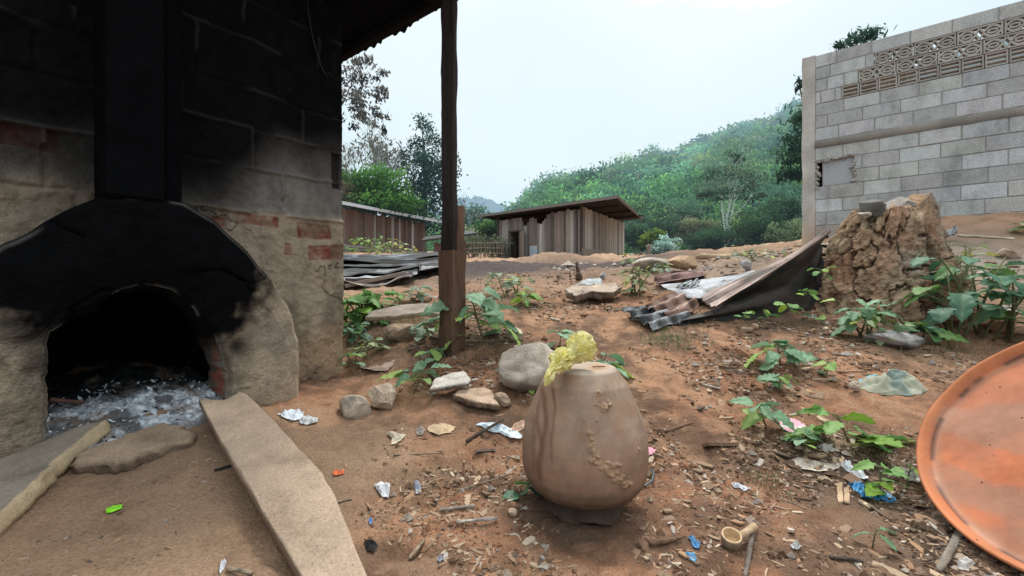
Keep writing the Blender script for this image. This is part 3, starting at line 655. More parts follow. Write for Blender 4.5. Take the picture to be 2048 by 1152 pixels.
mk('body', jv[:k0+1].reshape(-1,3), gridf(k0+1, n2, True), MJ, jar, cols=jc[:k0+1].reshape(-1,3))
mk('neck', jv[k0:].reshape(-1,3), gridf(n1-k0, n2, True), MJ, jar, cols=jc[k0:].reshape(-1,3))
log('twig', 'tiny brown twig lying on the flat top of the clay jar', 'twig', (jx+.022, jd-.02, jz(733)+.003), (jx+.060, jd-.03, jz(733)+.006), .002, .0015, (.16,.08,.05), 3)

# ================================================================ yellow bag on the jar
MB_ = mat('yellow_plastic', (.94,.89,.42), (.97,.95,.74), rough=.35, sc=16, amt=.6, bump=.5, bsc=60, bdist=.006, trans=.5, spec=.5)
def bagtube(name, path, rads, seed, m, label, cat, fold=.5, n1=90, n2=80, hole=0):
    pl = resample(np.array(path), n1); rd = np.interp(np.linspace(0,1,n1), np.linspace(0,1,len(rads)), rads)
    v = []
    for i in range(n1):
        t = pl[min(i+1,n1-1)]-pl[max(i-1,0)]; t /= np.linalg.norm(t); a = np.cross(t, [.2,1,.1]); a /= np.linalg.norm(a); c = np.cross(t, a)
        an = np.linspace(0, 2*pi, n2, endpoint=False)+i*.02
        q = i/n1; rg = 1-np.abs(fbm(np.cos(an)*1.5+seed+q*3, np.sin(an)*1.5, q*5.5, 5, .6))*1.8
        fl_ = 1-fold+fold*1.2*rg+.16*fbm(np.cos(an)*3+q*9, np.sin(an)*4+seed, q*16, 3)
        v.append(pl[i]+rd[i]*fl_[:,None]*(np.cos(an)[:,None]*a+np.sin(an)[:,None]*c*.9))
    o = mk(name, np.concatenate(v), gridf(n1, n2, True), m, loc=path[len(path)//2]); return tag(o, label, cat)
bp_ = lambda px, py, d: P(px, py, d)
bagtube('plastic_bag', [bp_(1182,672,1.30), bp_(1174,680,1.29), bp_(1164,692,1.28), bp_(1152,704,1.265), bp_(1140,715,1.25), bp_(1124,716,1.235), bp_(1118,728,1.215), bp_(1106,740,1.195), bp_(1098,754,1.18), bp_(1090,772,1.17)],
  [.006,.040,.047,.036,.025,.026,.036,.022,.014,.015,.003], 3, MB_, 'crumpled translucent yellow plastic bag draped over the rim of the clay jar', 'bag', fold=.5)

# ================================================================ copper pan
pc_ = np.array([1.44,1.01,-.352]); pn = np.array([-.716,.022,.698]); pn /= np.linalg.norm(pn); pR = .415
pu = np.cross([0,1,0], pn); pu /= np.linalg.norm(pu); pv_ = np.cross(pn, pu)
prf = [(0,-.030),(.10,-.031),(.2,-.0305),(.28,-.031),(.34,-.030),(.372,-.030),(.384,-.0285),(.390,-.024),(.398,-.010),(.407,.0),(.412,.0025),(.416,.0015),(.4175,-.003),(.4165,-.007),(.411,-.008),(.404,-.014),(.396,-.030),(.388,-.036),(.30,-.037),(0,-.037)]
q = resample(np.array(prf), 150); an = np.linspace(0, 2*pi, 260, endpoint=False)
rr_ = q[:,0][:,None]+0*an; hh = q[:,1][:,None]+0*an; ca, sa = np.cos(an)[None,:], np.sin(an)[None,:]
hh = hh+.004*fbm(rr_*ca*5, rr_*sa*5, 1, 3)*sst(.42, .3, rr_)+.0022*fbm(3*ca, 3*sa, 2, 3)*sst(.3, .4, rr_)
wob_ = 1+.004*fbm(2*ca, 2*sa, 4, 2)
pv3 = pc_+(rr_*ca*wob_)[...,None]*pu+(rr_*sa*wob_)[...,None]*pv_+hh[...,None]*pn
ux, vx = rr_*ca, rr_*sa
pcol = np.empty(rr_.shape+(3,)); pcol[...] = (.52,.150,.062)
n_ = fbm(ux*7, vx*7, 3, 5); n2_ = fbm(ux*20, vx*20, 5, 4)
wz = pv3[...,2]
pcol = mixc(pcol, (.45,.195,.115), .75*sst(-.5, .5, .6*n_+1.6*(vx-.02)))
pcol = mixc(pcol, (.60,.22,.10), .5*sst(.1, .7, -n_+.3*n2_))
ws = sst(.30, .42, np.exp(-((ux+.20-.35*(vx+.1))/.15)**2-((vx+.14)/.22)**2)+.14*n_)*sst(.385,.37,rr_)      # wet dark stain
pcol = mixc(pcol, (.43,.115,.035), .85*ws*(.8+.4*n2_)); pcol = mixc(pcol, (.33,.22,.165), .5*sst(.0, .5, fbm(ux*11, vx*5, 23, 5))*(1-ws))
pcol = mixc(pcol, (.36,.22,.15), .45*sst(.36,.382,rr_)*sst(.389,.385,rr_)); inside = (np.arange(150)[:,None] < 95)
pcol = mixc(pcol, (.03,.025,.025), inside*np.exp(-((rr_-.388)/.0035)**2)*sst(-.1, .25, fbm(ca*6, sa*6, 9, 4)+.3*(ux < 0)-.2)*.95)
pcol = mixc(pcol, (.50,.185,.08), sst(.393,.40,rr_)*.85); pcol = mixc(pcol, (.48,.30,.20), sst(.393,.40,rr_)*.7*sst(-.05, .3, -vx-.1+.2*n_))
pan = thing('copper_pan', 'large round copper-coloured metal pan tilted on the littered ground', 'pan', (1.17, 1.01, float(g(1.17, 1.01))))
MPAN = mat('copper', (.95,.94,.93), (.72,.66,.62), rough=.55, sc=11, amt=.35, bump=.12, bsc=45, bdist=.003, vcol=True, spec=.15, metal=.05, stain=(7, 1, .78, 1.12), speck=(26, (.06,.04,.03), .045))
kq = int(np.argmax(q[:,0] > .389))
mk('pan_floor', pv3[:kq+1].reshape(-1,3), gridf(kq+1, 260, True), MPAN, pan, cols=pcol[:kq+1].reshape(-1,3))
mk('rim', pv3[kq:].reshape(-1,3), gridf(150-kq, 260, True), MPAN, pan, cols=pcol[kq:].reshape(-1,3))
# ================================================================ metal sheets
def irondirty(name, col, col2, rough=.6, metal=.35, **k): return mat(name, col, col2, rough=rough, metal=metal, sc=9, amt=.7, bump=.2, bsc=60, bdist=.004, vcol=True, fine=90, spec=.35, **k)
MI = irondirty('sheet_iron', (.95,.95,.95), (.55,.52,.5))
def sheet(name, label, e1, e2, nw, amp, colf, n1=140, n2=160, seed=0, group=None, jag=.02, along=True, wob=.02, cat='metal sheet', parent=None, trap=False, sag=0):
    """corrugated sheet ruled between two edges; ribs run along the edges (along) or across"""
    a = resample(np.array(e1), n1); b_ = resample(np.array(e2), n1)
    T = np.linspace(0, 1, n2)[None,:]; U = np.linspace(0, 1, n1)[:,None]
    U2 = U+0*T; T2 = T+0*U
    jg = jag*(fbm(T2*6+seed, 0, 1, 3))*(sst(.06, 0, U2)-sst(.94, 1, U2))*(1 if along else 0)
    jg2 = jag*(fbm(U2*6+seed, 5, 1, 3))*(sst(.06, 0, T2)-sst(.94, 1, T2))
    ai = np.stack([np.interp(np.clip(U2+jg, 0, 1), np.linspace(0,1,n1), a[:,k]) for k in range(3)], -1); bi = np.stack([np.interp(np.clip(U2+jg, 0, 1), np.linspace(0,1,n1), b_[:,k]) for k in range(3)], -1)
    tj = np.clip(T2+jg2, -.1, 1.1)[...,None]; v = ai*(1-tj)+bi*tj
    du = np.gradient(v, axis=0); dv = np.gradient(v, axis=1); nn = np.cross(du, dv); nn /= np.linalg.norm(nn, axis=-1)[...,None]+1e-9
    s = np.sin((T2 if along else U2)*2*pi*nw); 
    if trap: s = np.clip(s*2.2, -1, 1)
    h = amp*s+wob*fbm(U2*3+seed, T2*3, seed, 3)-sag*4*T2*(1-T2)
    v = v+nn*h[...,None]
    c = colf(U2, T2, fbm(U2*5+seed, T2*5, 3, 4))
    thick = nn*.0015; vv = np.concatenate([(v+thick).reshape(-1,3), (v-thick).reshape(-1,3)]); q = gridf(n1, n2); m = n1*n2
    bd = np.concatenate([np.arange(n2), np.arange(1,n1)*n2+n2-1, (n1-1)*n2+np.arange(n2-2,-1,-1), np.arange(n1-2,0,-1)*n2]); bd2 = np.roll(bd, -1)
    f = np.concatenate([q, q[:,::-1]+m, np.stack([bd, bd2, bd2+m, bd+m], 1)])
    cc = c.reshape(-1,3); loc = v.reshape(-1,3).mean(0)
    if parent is not None: return mk(name, vv, f, MI, parent, cols=np.concatenate([cc, cc*.8]))
    o = mk(name, vv, f, MI, loc=loc, cols=np.concatenate([cc, cc*.8])); return tag(o, label, cat, group)
def rust(base=(.20,.115,.085), hi=(.34,.24,.20), dark=(.07,.05,.045)):
    def f(U, T, n):
        c = np.empty(U.shape+(3,)); c[...] = base; c = mixc(c, hi, sst(-.1, .4, n)); return mixc(c, dark, sst(.15, .6, -n))
    return f
def grey(base=(.30,.31,.32), hi=(.52,.55,.58), dark=(.10,.10,.10)): return rust(base, hi, dark)
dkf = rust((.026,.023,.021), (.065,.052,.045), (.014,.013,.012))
# long bent sheet leaning on the stump: strip on top, dark flank underneath
e_top = [P(1659,457,3.46), P(1630,479,3.46), P(1601,500,3.45), P(1557,524,3.42), P(1508,547,3.37), P(1464,565,3.30), P(1428,582,3.22), P(1393,600,3.12)]
e_mid = [P(1660,461,3.36), P(1640,478,3.33), P(1623,490,3.30), P(1586,516,3.25), P(1550,539,3.18), P(1515,561,3.12), P(1472,587,3.05), P(1430,612,2.99)]
sheet('metal_sheet', 'long rusty bent metal sheet sweeping up to lean on the earth stump', e_top, e_mid, 1.0, .014, rust((.215,.15,.125), (.35,.275,.24), (.10,.08,.07)), seed=3, wob=.003, jag=.03, trap=True)
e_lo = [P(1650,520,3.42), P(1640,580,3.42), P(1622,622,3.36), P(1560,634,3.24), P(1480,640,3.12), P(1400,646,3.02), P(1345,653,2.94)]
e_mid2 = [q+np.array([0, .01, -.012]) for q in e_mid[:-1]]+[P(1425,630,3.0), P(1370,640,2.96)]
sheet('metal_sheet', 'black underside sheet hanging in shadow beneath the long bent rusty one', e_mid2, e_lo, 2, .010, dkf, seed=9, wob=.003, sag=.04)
sheet('metal_sheet', 'short rusty pink-brown ribbed sheet lying on the dark sheet end', [P(1290,612,3.12), P(1322,596,3.28), P(1352,583,3.42)], [P(1338,634,2.98), P(1372,628,3.05), P(1400,604,3.22)], 2.2, .024, rust((.27,.15,.11), (.42,.28,.23), (.12,.07,.055)), seed=5, wob=.008)
sheet('metal_sheet', 'dark grey ribbed sheet end closest to the jar, resting on the soil', [P(1243,617,3.10), P(1275,611,3.2), P(1330,610,3.26)], [P(1305,657,2.86), P(1330,648,2.90), P(1385,632,3.02)], 3.2, .020, grey((.13,.13,.135), (.34,.36,.38), (.05,.05,.05)), seed=6, wob=.010)
sheet('metal_sheet', 'pale grey smooth sheet lying behind the long bent rusty sheet', [P(1322,571,3.75), P(1390,562,3.9), P(1455,552,4.0), P(1510,540,4.15)], [P(1362,592,3.38), P(1410,594,3.40), P(1450,580,3.46), P(1520,554,3.62)], 1.2, .010, grey((.30,.315,.33), (.42,.45,.48), (.19,.175,.165)), seed=7, wob=.005)
sheet('metal_sheet', 'brown rusty ribbed sheet lying flat behind the yellowish weed', [P(1308,556,4.25), P(1350,541,4.6), P(1402,541,4.7)], [P(1318,571,3.98), P(1360,566,4.08), P(1412,556,4.3)], 1.8, .030, rust((.20,.095,.085), (.33,.20,.18), (.08,.05,.05)), seed=8, wob=.008)
sheet('metal_sheet', 'blackened narrow sheet strip lying across the gravel behind the pale sheet', [P(1404,566,4.0), P(1450,553,4.2), P(1490,545,4.35)], [P(1408,571,3.9), P(1452,559,4.05), P(1495,550,4.2)], 1.0, .02, dkf, seed=11)
for k, (a, b_, c_, d_, l) in enumerate([((1352,575),(1378,558),(1366,578),(1392,563),'small torn corrugated scrap, lower of two on the pale sheet'), ((1372,580),(1392,556),(1388,582),(1402,560),'small bright corrugated scrap, upper of two on the pale sheet')]):
    sheet('metal_scrap', l, [P(*a,3.60), P(*b_,3.78)], [P(*c_,3.58), P(*d_,3.74)], 2, .008, grey((.40,.43,.44), (.6,.63,.65)), 40, 50, seed=20+k, wob=.01)
sheet('metal_sheet', 'brown rusted narrow sheet lying half under the pale sheet at its bend', [P(1434,566,3.72), P(1455,560,3.8), P(1475,562,3.75)], [P(1434,579,3.55), P(1455,575,3.6), P(1472,570,3.62)], 1.2, .012, rust((.10,.065,.055), (.18,.12,.1)), 40, 50, seed=30)

# stack of scrap roofing by the wall
lv = [(0, 516, 512, 9.0), (1, 523, 519, 8.3), (2, 533, 525, 7.7), (3, 541, 532, 7.2), (4, 550, 538, 6.8), (5, 558, 546, 6.5), (6, 567, 553, 6.25)]
lb = ['pale topmost corrugated sheet of the scrap roofing pile by the kiln wall', 'black second corrugated sheet from the top of the scrap roofing pile', 'dark sheet with bright wavy end, third from the top of the scrap roofing pile',
      'long whitish-edged sheet in the middle of the scrap roofing pile', 'dark grey sheet third from the bottom of the scrap roofing pile', 'pale grey sheet second from the bottom of the scrap roofing pile', 'brownish bottom sheet of the scrap roofing pile, on the soil']
cl = [grey((.10,.11,.12),(.33,.36,.39)), dkf, grey((.05,.05,.055),(.20,.21,.23)), grey((.07,.068,.068),(.40,.40,.41)), grey((.03,.03,.032),(.10,.10,.10)), grey((.22,.23,.24),(.45,.47,.49)), rust((.15,.115,.095),(.36,.31,.27))]
rg = np.random.default_rng(12)
for k, yl, yr, d in lv:
    xr = [905,902,895,905,850,842,830][k]; zsh = [0,0,0,0,2,1,0][k]
    e1 = [P(600,yl-9,d+1.5), P(700,yl-8,d+1.6), P(790,yl-9+zsh,d+1.5), P(xr,yr-10,d+1.2)]
    e2 = [P(600,yl+4,d-.4), P(690,yl+3+rg.uniform(-2,2),d-.35), P(770,yl+2-(4 if k > 3 else 0),d-.4), P(xr-rg.uniform(0,14),yr+2,d-.3)]
    sheet('roofing_sheet', lb[k], e1, e2, 11 if k < 4 else 6, .022, cl[k], 120, 180, seed=40+k, group='scrap roofing sheets piled by the kiln wall', wob=.05)
for k, (a, b_, w_, l) in enumerate([((690,572),(812,546),.05,'splintered brown plank slanting across the front of the scrap roofing pile'), ((690,560),(800,566),.035,'thin dark plank under the front of the scrap roofing pile')]):
    p0, p1 = P(*a, 5.95), P(*b_, 6.2); o = MB(); t = (p1-p0)/np.linalg.norm(p1-p0); u = np.cross(t, Z); u /= np.linalg.norm(u)
    o.box((p0+p1)/2, t, u, np.cross(u, t), np.linalg.norm(p1-p0)/2, w_, .03, (.28,.22,.175) if k == 0 else (.09,.07,.06), .006)
    tag(o.build('plank', mat('old_plank%d' % k, (.95,.95,.95), (.5,.48,.46), stretch=(1,8,8), sc=5, bump=.4, vcol=True), loc=p0), l, 'plank')

# ================================================================ earth stump
sc_ = P(1756,640,3.42); sb = float(g(sc_[0], sc_[1]))-.34
top = .555; n1, n2 = 220, 320
hz_ = np.linspace(0, 1, n1); an = np.linspace(0, 2*pi, n2, endpoint=False); AN, HH = np.meshgrid(an, hz_)
rad = np.interp(hz_, [0,.08,.2,.5,.8,.93,1.0], [.66,.61,.575,.485,.365,.305,.25])[:,None]*.96+0*AN
ca, sa = np.cos(AN), np.sin(AN)
big = fbm(ca*1.3+3, sa*1.3, HH*1.6, 3); med = fbm(ca*3.4, sa*3.4, HH*5+2, 4); fin = fbm(ca*11, sa*11, HH*17, 4)
cell = fbm(ca*4+9, sa*4, HH*3, 3); terr = np.floor(cell*4)/4-cell
groove = np.exp(-((AN-4.78)/.09)**2)*sst(.1, .3, HH)*sst(1, .75, HH)
groove2 = np.exp(-((AN-5.35+.1*med)/.06)**2)*sst(.5, .65, HH)
fin2 = fbm(ca*24, sa*24, HH*36, 3); rad = rad*(1+.07*big+.06*med+.042*fin+.07*terr+.022*fin2)-.035*sst(.86, .97, 1-np.abs(fbm(ca*3+5, sa*3, HH*4, 4))*1.5)-.05*groove-.045*groove2
rad = rad*(1-.06*sst(0, 1, ca)*sst(.6, 1, HH)); topz = top-sb
lean = .34*HH
Hh = HH*topz+.035*med*sst(.8, 1, HH)+.12*sst(.0, .7, ca)*sst(.7, 1, HH)
v = np.stack([sc_[0]-.02+rad*ca*1.02+lean*.3, sc_[1]+rad*sa*.95, sb+Hh], -1)
c = np.empty(HH.shape+(3,)); crk2 = sst(.84, .97, 1-np.abs(fbm(ca*3+5, sa*3, HH*4, 4))*1.5); c[...] = (.36,.245,.165)
c = mixc(c, (.38,.235,.155), .7*sst(.55, .95, HH+.25*med)*sst(.6, -.3, ca)); c = mixc(c, (.30,.16,.10), .7*sst(.05, .5, -med)); c = mixc(c, (.43,.34,.24), .7*sst(.05, .45, fbm(ca*2.5+4, sa*2.5, HH*4, 4)))
c = mixc(c, (.28,.25,.205), .75*np.exp(-((AN-4.45)/.16)**2-((HH-.62)/.11)**2)); c = mixc(c, (.085,.06,.05), .75*groove+.7*groove2)
c = mixc(c, (.14,.095,.065), .55*sst(.2, .6, -fin-.35*terr)); c = mixc(c, (.36,.15,.10), .6*sst(.18, .02, HH))
c = mixc(c, (.11,.075,.055), .75*crk2); c = mixc(c, (.25,.22,.13), .3*sst(-.55, -.95, ca)*sst(.15, .5, med+.3)); c = mixc(c, (.27,.24,.21), .8*sst(.2, .8, ca)*sst(.5, .9, HH))
vs = [v.reshape(-1,3)]; 
cap = []
for t in np.linspace(.93, .03, 24):
    q = v[-1].copy(); cc = q.mean(0); q = cc+(q-cc)*t; q[:,2] += .03*fbm(q[:,0]*9, q[:,1]*9, 1, 4)+.035*fbm(q[:,0]*4, q[:,1]*4, 2, 2)*(1-t); cap.append(q)
vv = np.concatenate(vs+cap); cc2 = np.concatenate([c.reshape(-1,3), np.tile(np.array([[.40,.27,.17]]), (24*n2, 1))])
MEA = mat('dry_earth', (.95,.93,.91), (.58,.52,.47), stain=(5, 1, .62, 1.15), rough=.97, sc=12, amt=.5, bump=1, bsc=70, bdist=.014, vcol=True, fine=120, spec=.1)
stump = mk('earth_mound', vv, gridf(n1+24, n2, True), MEA, loc=(sc_[0], sc_[1], sb+.12), cols=cc2); tag(stump, 'tall crumbling stump of dry brown earth standing before the concrete block building', 'earth mound')
def lump(label, box, d, col, seed, name='concrete_chunk', cat='concrete chunk', ang=.6):
    x0, y0, x1, y1 = box; n1_, n2_ = 24, 36; th = np.linspace(0, pi, n1_)[:,None]; p_ = np.linspace(0, 2*pi, n2_, endpoint=False)[None,:]
    x, y, z = np.sin(th)*np.cos(p_), np.sin(th)*np.sin(p_), np.cos(th)+0*p_; q = np.stack([x,y,z], -1)*(1+.2*fbm(x*1.5+seed, y*1.5, z*1.5, 3)+.08*fbm(x*6+seed, y*6, z*6, 3))[...,None]
    r_ = np.random.default_rng(seed)
    for _ in range(14):
        a = r_.normal(0,1,3); a /= np.linalg.norm(a); dd = q@a; q = q-np.clip(dd-r_.uniform(.5,.8), 0, None)[...,None]*a*.95
    q = q/np.abs(q).reshape(-1,3).max(0); ctr = P((x0+x1)/2, (y0+y1)/2, d)
    vv_ = ctr+q*np.array([(x1-x0)/2/F*d, .5*(x1-x0)/F*d*.8, (y1-y0)/2/F*d]); cc_ = np.array(col)*(1+.25*fbm(x*3, y*3, z*3+seed, 3))[...,None]
    return tag(mk(name, vv_.reshape(-1,3), gridf(n1_, n2_, True), MST, loc=ctr-np.array([0,0,(y1-y0)/2/F*d]), cols=cc_.reshape(-1,3)), label, cat)
lump('dark grey concrete block piece on top of the earth stump', (1713,398,1768,444), 3.28, (.17,.165,.155), 5)
lump('grey concrete rubble chunk crowning the earth stump, beside the dark block piece', (1760,390,1842,440), 3.34, (.30,.27,.24), 6)
lump('pale flat stone chip on the upper rim of the earth stump', (1714,424,1742,440), 3.14, (.42,.35,.28), 8)

# ================================================================ concrete block building
D0 = 6.6; K0 = np.array([(1604-CX)/F*D0, D0]); A_ = np.array([.783, -.622]); M_ = np.array([-.622, -.783])
def B3(s, n, z):
    s, n, z = np.broadcast_arrays(np.asarray(s, float), np.asarray(n, float), np.asarray(z, float)); return np.stack([K0[0]+s*A_[0]+n*M_[0], K0[1]+s*A_[1]+n*M_[1], z], -1)
def bpx(px, py):
    r = (px-CX)/F; s = (r*D0-K0[0])/(A_[0]-r*A_[1]); d = D0+s*A_[1]; return s, (HZ-py)/F*d
ax3, am3 = np.append(A_, 0), np.append(M_, 0)
z_top = bpx(1612,117)[1]; z_bot = .25
bld = thing('block_building', 'unfinished grey concrete block building with patterned vent blocks high in its wall', 'building', B3(2.0, 0, .6))
MC = mat('concrete_block', (.95,.95,.95), (.60,.59,.57), stain=(2.6, .45, .58, 1.12), rough=.95, sc=5, amt=.35, bump=.9, bsc=75, bdist=.010, vcol=True, fine=90, spec=.12, speck=(70, (.2,.2,.2), .07))
MM = mat('mortar', (.30,.29,.275), (.20,.19,.18), rough=.95, sc=12, bump=.5, bsc=70)
zl = lambda px, py: bpx(px, py)[1]
lines = [z_top]; hcr = .197
# course tops measured down the wall
band_t, band_b = zl(1685,273), zl(1685,288)
nup = 7; up_ = np.linspace(z_top, band_t, nup+1); low_ = band_b-hcr*np.arange(0, 12)
b = MB(); rb = np.random.default_rng(5); Lw = 4.2; x_p = .165
def blockrow(zt, zb, s0, s1, shift, size=.405, skip=()):
    s = s0-shift
    while s < s1:
        a, e = max(s, s0), min(s+size, s1)
        prts = [(a, e)]
        for k0, k1 in skip: prts = [q_ for a_, e_ in prts for q_ in ((a_, min(e_, k0)), (max(a_, k1), e_)) if q_[1]-q_[0] > .03]
        for a, e in prts:
            if e-a <= .03: continue
            t = rb.uniform(.78, 1.14); wcol = np.array([.50,.525,.535])*t*np.array([rb.uniform(.98,1.06), 1, rb.uniform(.93,1.02)])
            if zb < .75: wcol = wcol*lerp(1, .8, rb.random())*np.array([1.1,.97,.83])
            hn = .07+rb.normal(0, .0018)
            b.box(B3((a+e)/2, -.07+rb.normal(0,.0015), (zt+zb)/2), ax3*cos(t9 := rb.normal(0,.006))+Z*sin(t9), am3, Z*cos(t9)-ax3*sin(t9), (e-a)/2-rb.uniform(.003,.0085), hn, (zt-zb)/2-rb.uniform(.003,.0075), wcol, .005)
        s += size
s_d2, s_d3, s_d4 = bpx(1787,120)[0], bpx(1716,165)[0], bpx(1683,180)[0]
hole = (bpx(1634,340)[0], bpx(1708,340)[0])
for k in range(nup):
    zt, zb = up_[k], up_[k+1]
    if k == 1: blockrow(zt, zb, x_p, s_d2-.205, .22)
    elif k == 2:
        blockrow(zt, zb, x_p, s_d3, .25, .2)
    elif k == 3: blockrow(zt, zb, x_p, s_d4, .1, .17)
    else: blockrow(zt, zb, x_p, Lw, [.15,.22,0,0,.06,.25,.12][k])
for k in range(len(low_)-1):
    if low_[k+1] < z_bot: break
    blockrow(low_[k], low_[k+1], x_p, Lw, [.05,.26][k % 2]+rb.uniform(-.03,.03), .405, [(hole[0], hole[1])] if k in (1, 2) else ())
b.build('block_courses', MC, bld)
b = MB()   # mortar bed behind the faces, with the vent and niche openings left free
zt2, zb2 = up_[1], up_[4]
def mor(s0, s1, z0, z1): b.box(B3((s0+s1)/2, -.073, (z0+z1)/2), ax3, am3, Z, (s1-s0)/2, .0655, (z1-z0)/2)
mor(x_p-.01, Lw, up_[1], z_top-.004); mor(x_p-.01, s_d2-.205, up_[2], up_[1]-.002); mor(x_p-.01, s_d3, up_[3], up_[2]-.002); mor(x_p-.01, s_d4, up_[4], up_[3]-.002)
mor(x_p-.01, Lw, band_t, up_[4]-.002); mor(x_p-.01, Lw, low_[1], band_b); mor(x_p-.01, hole[0], low_[3], low_[1]-.002); mor(hole[1], Lw, low_[3], low_[1]-.002); mor(x_p-.01, Lw, z_bot-.1, low_[3]-.002)
b.build('mortar', MM, bld)
# concrete column, tie beam, plastered niche
b = MB(); MCC = mat('rough_concrete', (.95,.95,.95), (.7,.67,.63), rough=.95, sc=4, amt=.4, bump=.6, bsc=60, bdist=.008, vcol=True, fine=120)
zs = np.linspace(z_bot-.2, z_top+.012, 60)
pv_ring = []; pcl = []
for z in zs:
    for a, n_ in ((0,0),(.08,.004),(x_p,0),(x_p,-.15),(0,-.15)):
        j = .006*float(fbm(a*20, z*6, n_*20, 3)); pv_ring.append(B3(a+j, n_+j, z))
        t = float(sst(1.2, .55, z+.15*fbm(z*3, a*9, 1))); pcl.append(lerp(np.array([.50,.47,.43]), np.array([.52,.38,.27]), t)*(1+.18*float(fbm(z*4, a*8, 3))))
f = [list(x) for x in gridf(len(zs), 5, True)]+[[len(zs)*5-5+k for k in range(5)]]
mk('column', pv_ring, f, MCC, bld, cols=pcl, smooth=False)
ss_ = np.linspace(x_p, Lw, 160); v = []
for s in ss_:
    j = .004*float(fbm(s*7, 0, 1, 3)); k = .006*float(fbm(s*9, 4, 1, 3)); v += [B3(s, .0, band_b-.004+k), B3(s, .014+j, band_b+.008+k), B3(s, .016+j, band_t-.01), B3(s, .0, band_t+.004+k)]
mk('tie_beam', v, gridf(160, 4), MCC, bld, cols=np.tile(np.array([[.27,.25,.225]]), (640, 1))*(1+.2*fbm(np.repeat(ss_, 4)*5, 0, 2, 3))[:,None])
b = MB(); hz0, hz1 = low_[3], low_[1]
b.box(B3((hole[0]+hole[1])/2+.03, -.06, (hz0+hz1)/2), ax3, am3, Z, (hole[1]-hole[0])/2-.04, .03, (hz1-hz0)/2-.004, (.40,.41,.43), .006)
b.box(B3(hole[0]+.012, -.12, (hz0+hz1)/2), ax3, am3, Z, .05, .012, (hz1-hz0)/2, (.015,.015,.015))  # near-black strip set in for the darkness of the gap
b.build('plaster_niche', MCC, bld)
b = MB()
for i in range(90):      # broken mortar edge around the niche
    t = rb.random(); q = rb.integers(0, 4); s = hole[0] if q == 0 else hole[1] if q == 1 else lerp(hole[0], hole[1], t); z = hz1 if q == 2 else hz0 if q == 3 else lerp(hz0, hz1, t)
    if q == 3 and rb.random() < .7: continue
    r1 = rb.uniform(.010, .030); u = rb.normal(0, 1, (3, 3)); u, _ = np.linalg.qr(u)
    b.box(B3(s+rb.normal(0,.012), -.012+rb.normal(0,.008), z+rb.normal(0,.012)), u[0], u[1], u[2], r1, r1*.7, r1*.6, np.array([.36,.34,.32])*rb.uniform(.75,1.15), .003)
b.build('broken_edge', MCC, bld)
# mortar droppings and grey drips
# vent blocks
def arcstrip(bm, pts, hw, n0, n1_, col):
    pts = np.array(pts); k = len(pts); t = np.gradient(pts, axis=0); t /= np.linalg.norm(t, axis=1)[:,None]; nn = np.stack([-t[:,1], t[:,0]], 1)
    v = []
    for i in range(k):
        for sg, n_ in ((1,n1_),(-1,n1_),(-1,n0),(1,n0)):
            q = pts[i]+nn[i]*hw*sg; v.append((q[0], n_, q[1]))
    return v, [list(x) for x in gridf(k, 4, True)]
MVB = mat('vent_concrete', (.95,.95,.95), (.65,.62,.58), rough=.95, sc=8, amt=.35, bump=.5, bsc=80, vcol=True)
def vent(kind, s0, z0, w_, h_, col, tint):
    bm = MB(); fr = .018; c_ = np.array(col)*tint
    def bx(a0, a1, b0, b1, n0=-.085, n1_=.0): bm.box(B3((a0+a1)/2+s0, (n0+n1_)/2, (b0+b1)/2+z0), ax3, am3, Z, (a1-a0)/2, (n1_-n0)/2, (b1-b0)/2, c_, .003)
    bx(0.002, w_-.002, 0.002, fr); bx(0.002, w_-.002, h_-fr, h_-.002); bx(0.002, fr, fr, h_-fr); bx(w_-fr, w_-.002, fr, h_-fr)
    for ex0, ex1 in ((fr*.6, w_/2-.032), (w_/2+.032, w_-fr*.6)) if kind == 'eye' else ():
        xs = np.linspace(ex0, ex1, 22); q = (xs-xs[0])/(xs[-1]-xs[0]); amp_ = h_*.36*np.sin(pi*q)**.8
        for sg in (1, -1):
            v, f = arcstrip(bm, np.stack([xs, h_/2+sg*amp_], 1), .012, -.08, -.006, col); bm.add(B3(*(np.array(v)[:,0]+s0, np.array(v)[:,1], np.array(v)[:,2]+z0)), f, c_)
        xs2 = np.linspace(ex0+(ex1-ex0)*.2, ex1-(ex1-ex0)*.2, 16); q2 = np.linspace(-1, 1, 16)
        for sg in (1, -1):
            v, f = arcstrip(bm, np.stack([xs2, h_/2+sg*h_*.11*(1-q2**2)+sg*.004], 1), .010, -.08, -.01, col); bm.add(B3(*(np.array(v)[:,0]+s0, np.array(v)[:,1], np.array(v)[:,2]+z0)), f, c_)
    if kind == 'eye':
        for sx_, sz_ in ((1,1),(1,-1),(-1,1),(-1,-1)):
            v, f = arcstrip(bm, np.array([(w_/2+sx_*.040, h_/2), (w_/2+sx_*.016, h_/2+sz_*h_*.20), (w_/2, h_/2+sz_*(h_/2-fr*.8))]), .010, -.08, -.008, col); bm.add(B3(*(np.array(v)[:,0]+s0, np.array(v)[:,1], np.array(v)[:,2]+z0)), f, c_)
    else:
        for k in (1, 2): bx(fr*.9, w_-fr*.9, h_*k/3-.010, h_*k/3+.010, -.085, -.004)
    o = bm.build('vent_block', MVB, bld); return o
k = 0
for row, s0, kind, wd in ((1, s_d2-.205, 'eye', .41), (2, s_d3, 'eye', .41), (3, s_d4, 'slit', .205)):
    s = s0+.004
    while s < Lw-.41 and k < 70:
        vent(kind, s, up_[row+1]+.003, wd-.006, up_[row]-up_[row+1]-.006, (.41,.39,.355) if kind == 'eye' else (.38,.345,.31), rb.uniform(.85, 1.1)); s += wd; k += 1
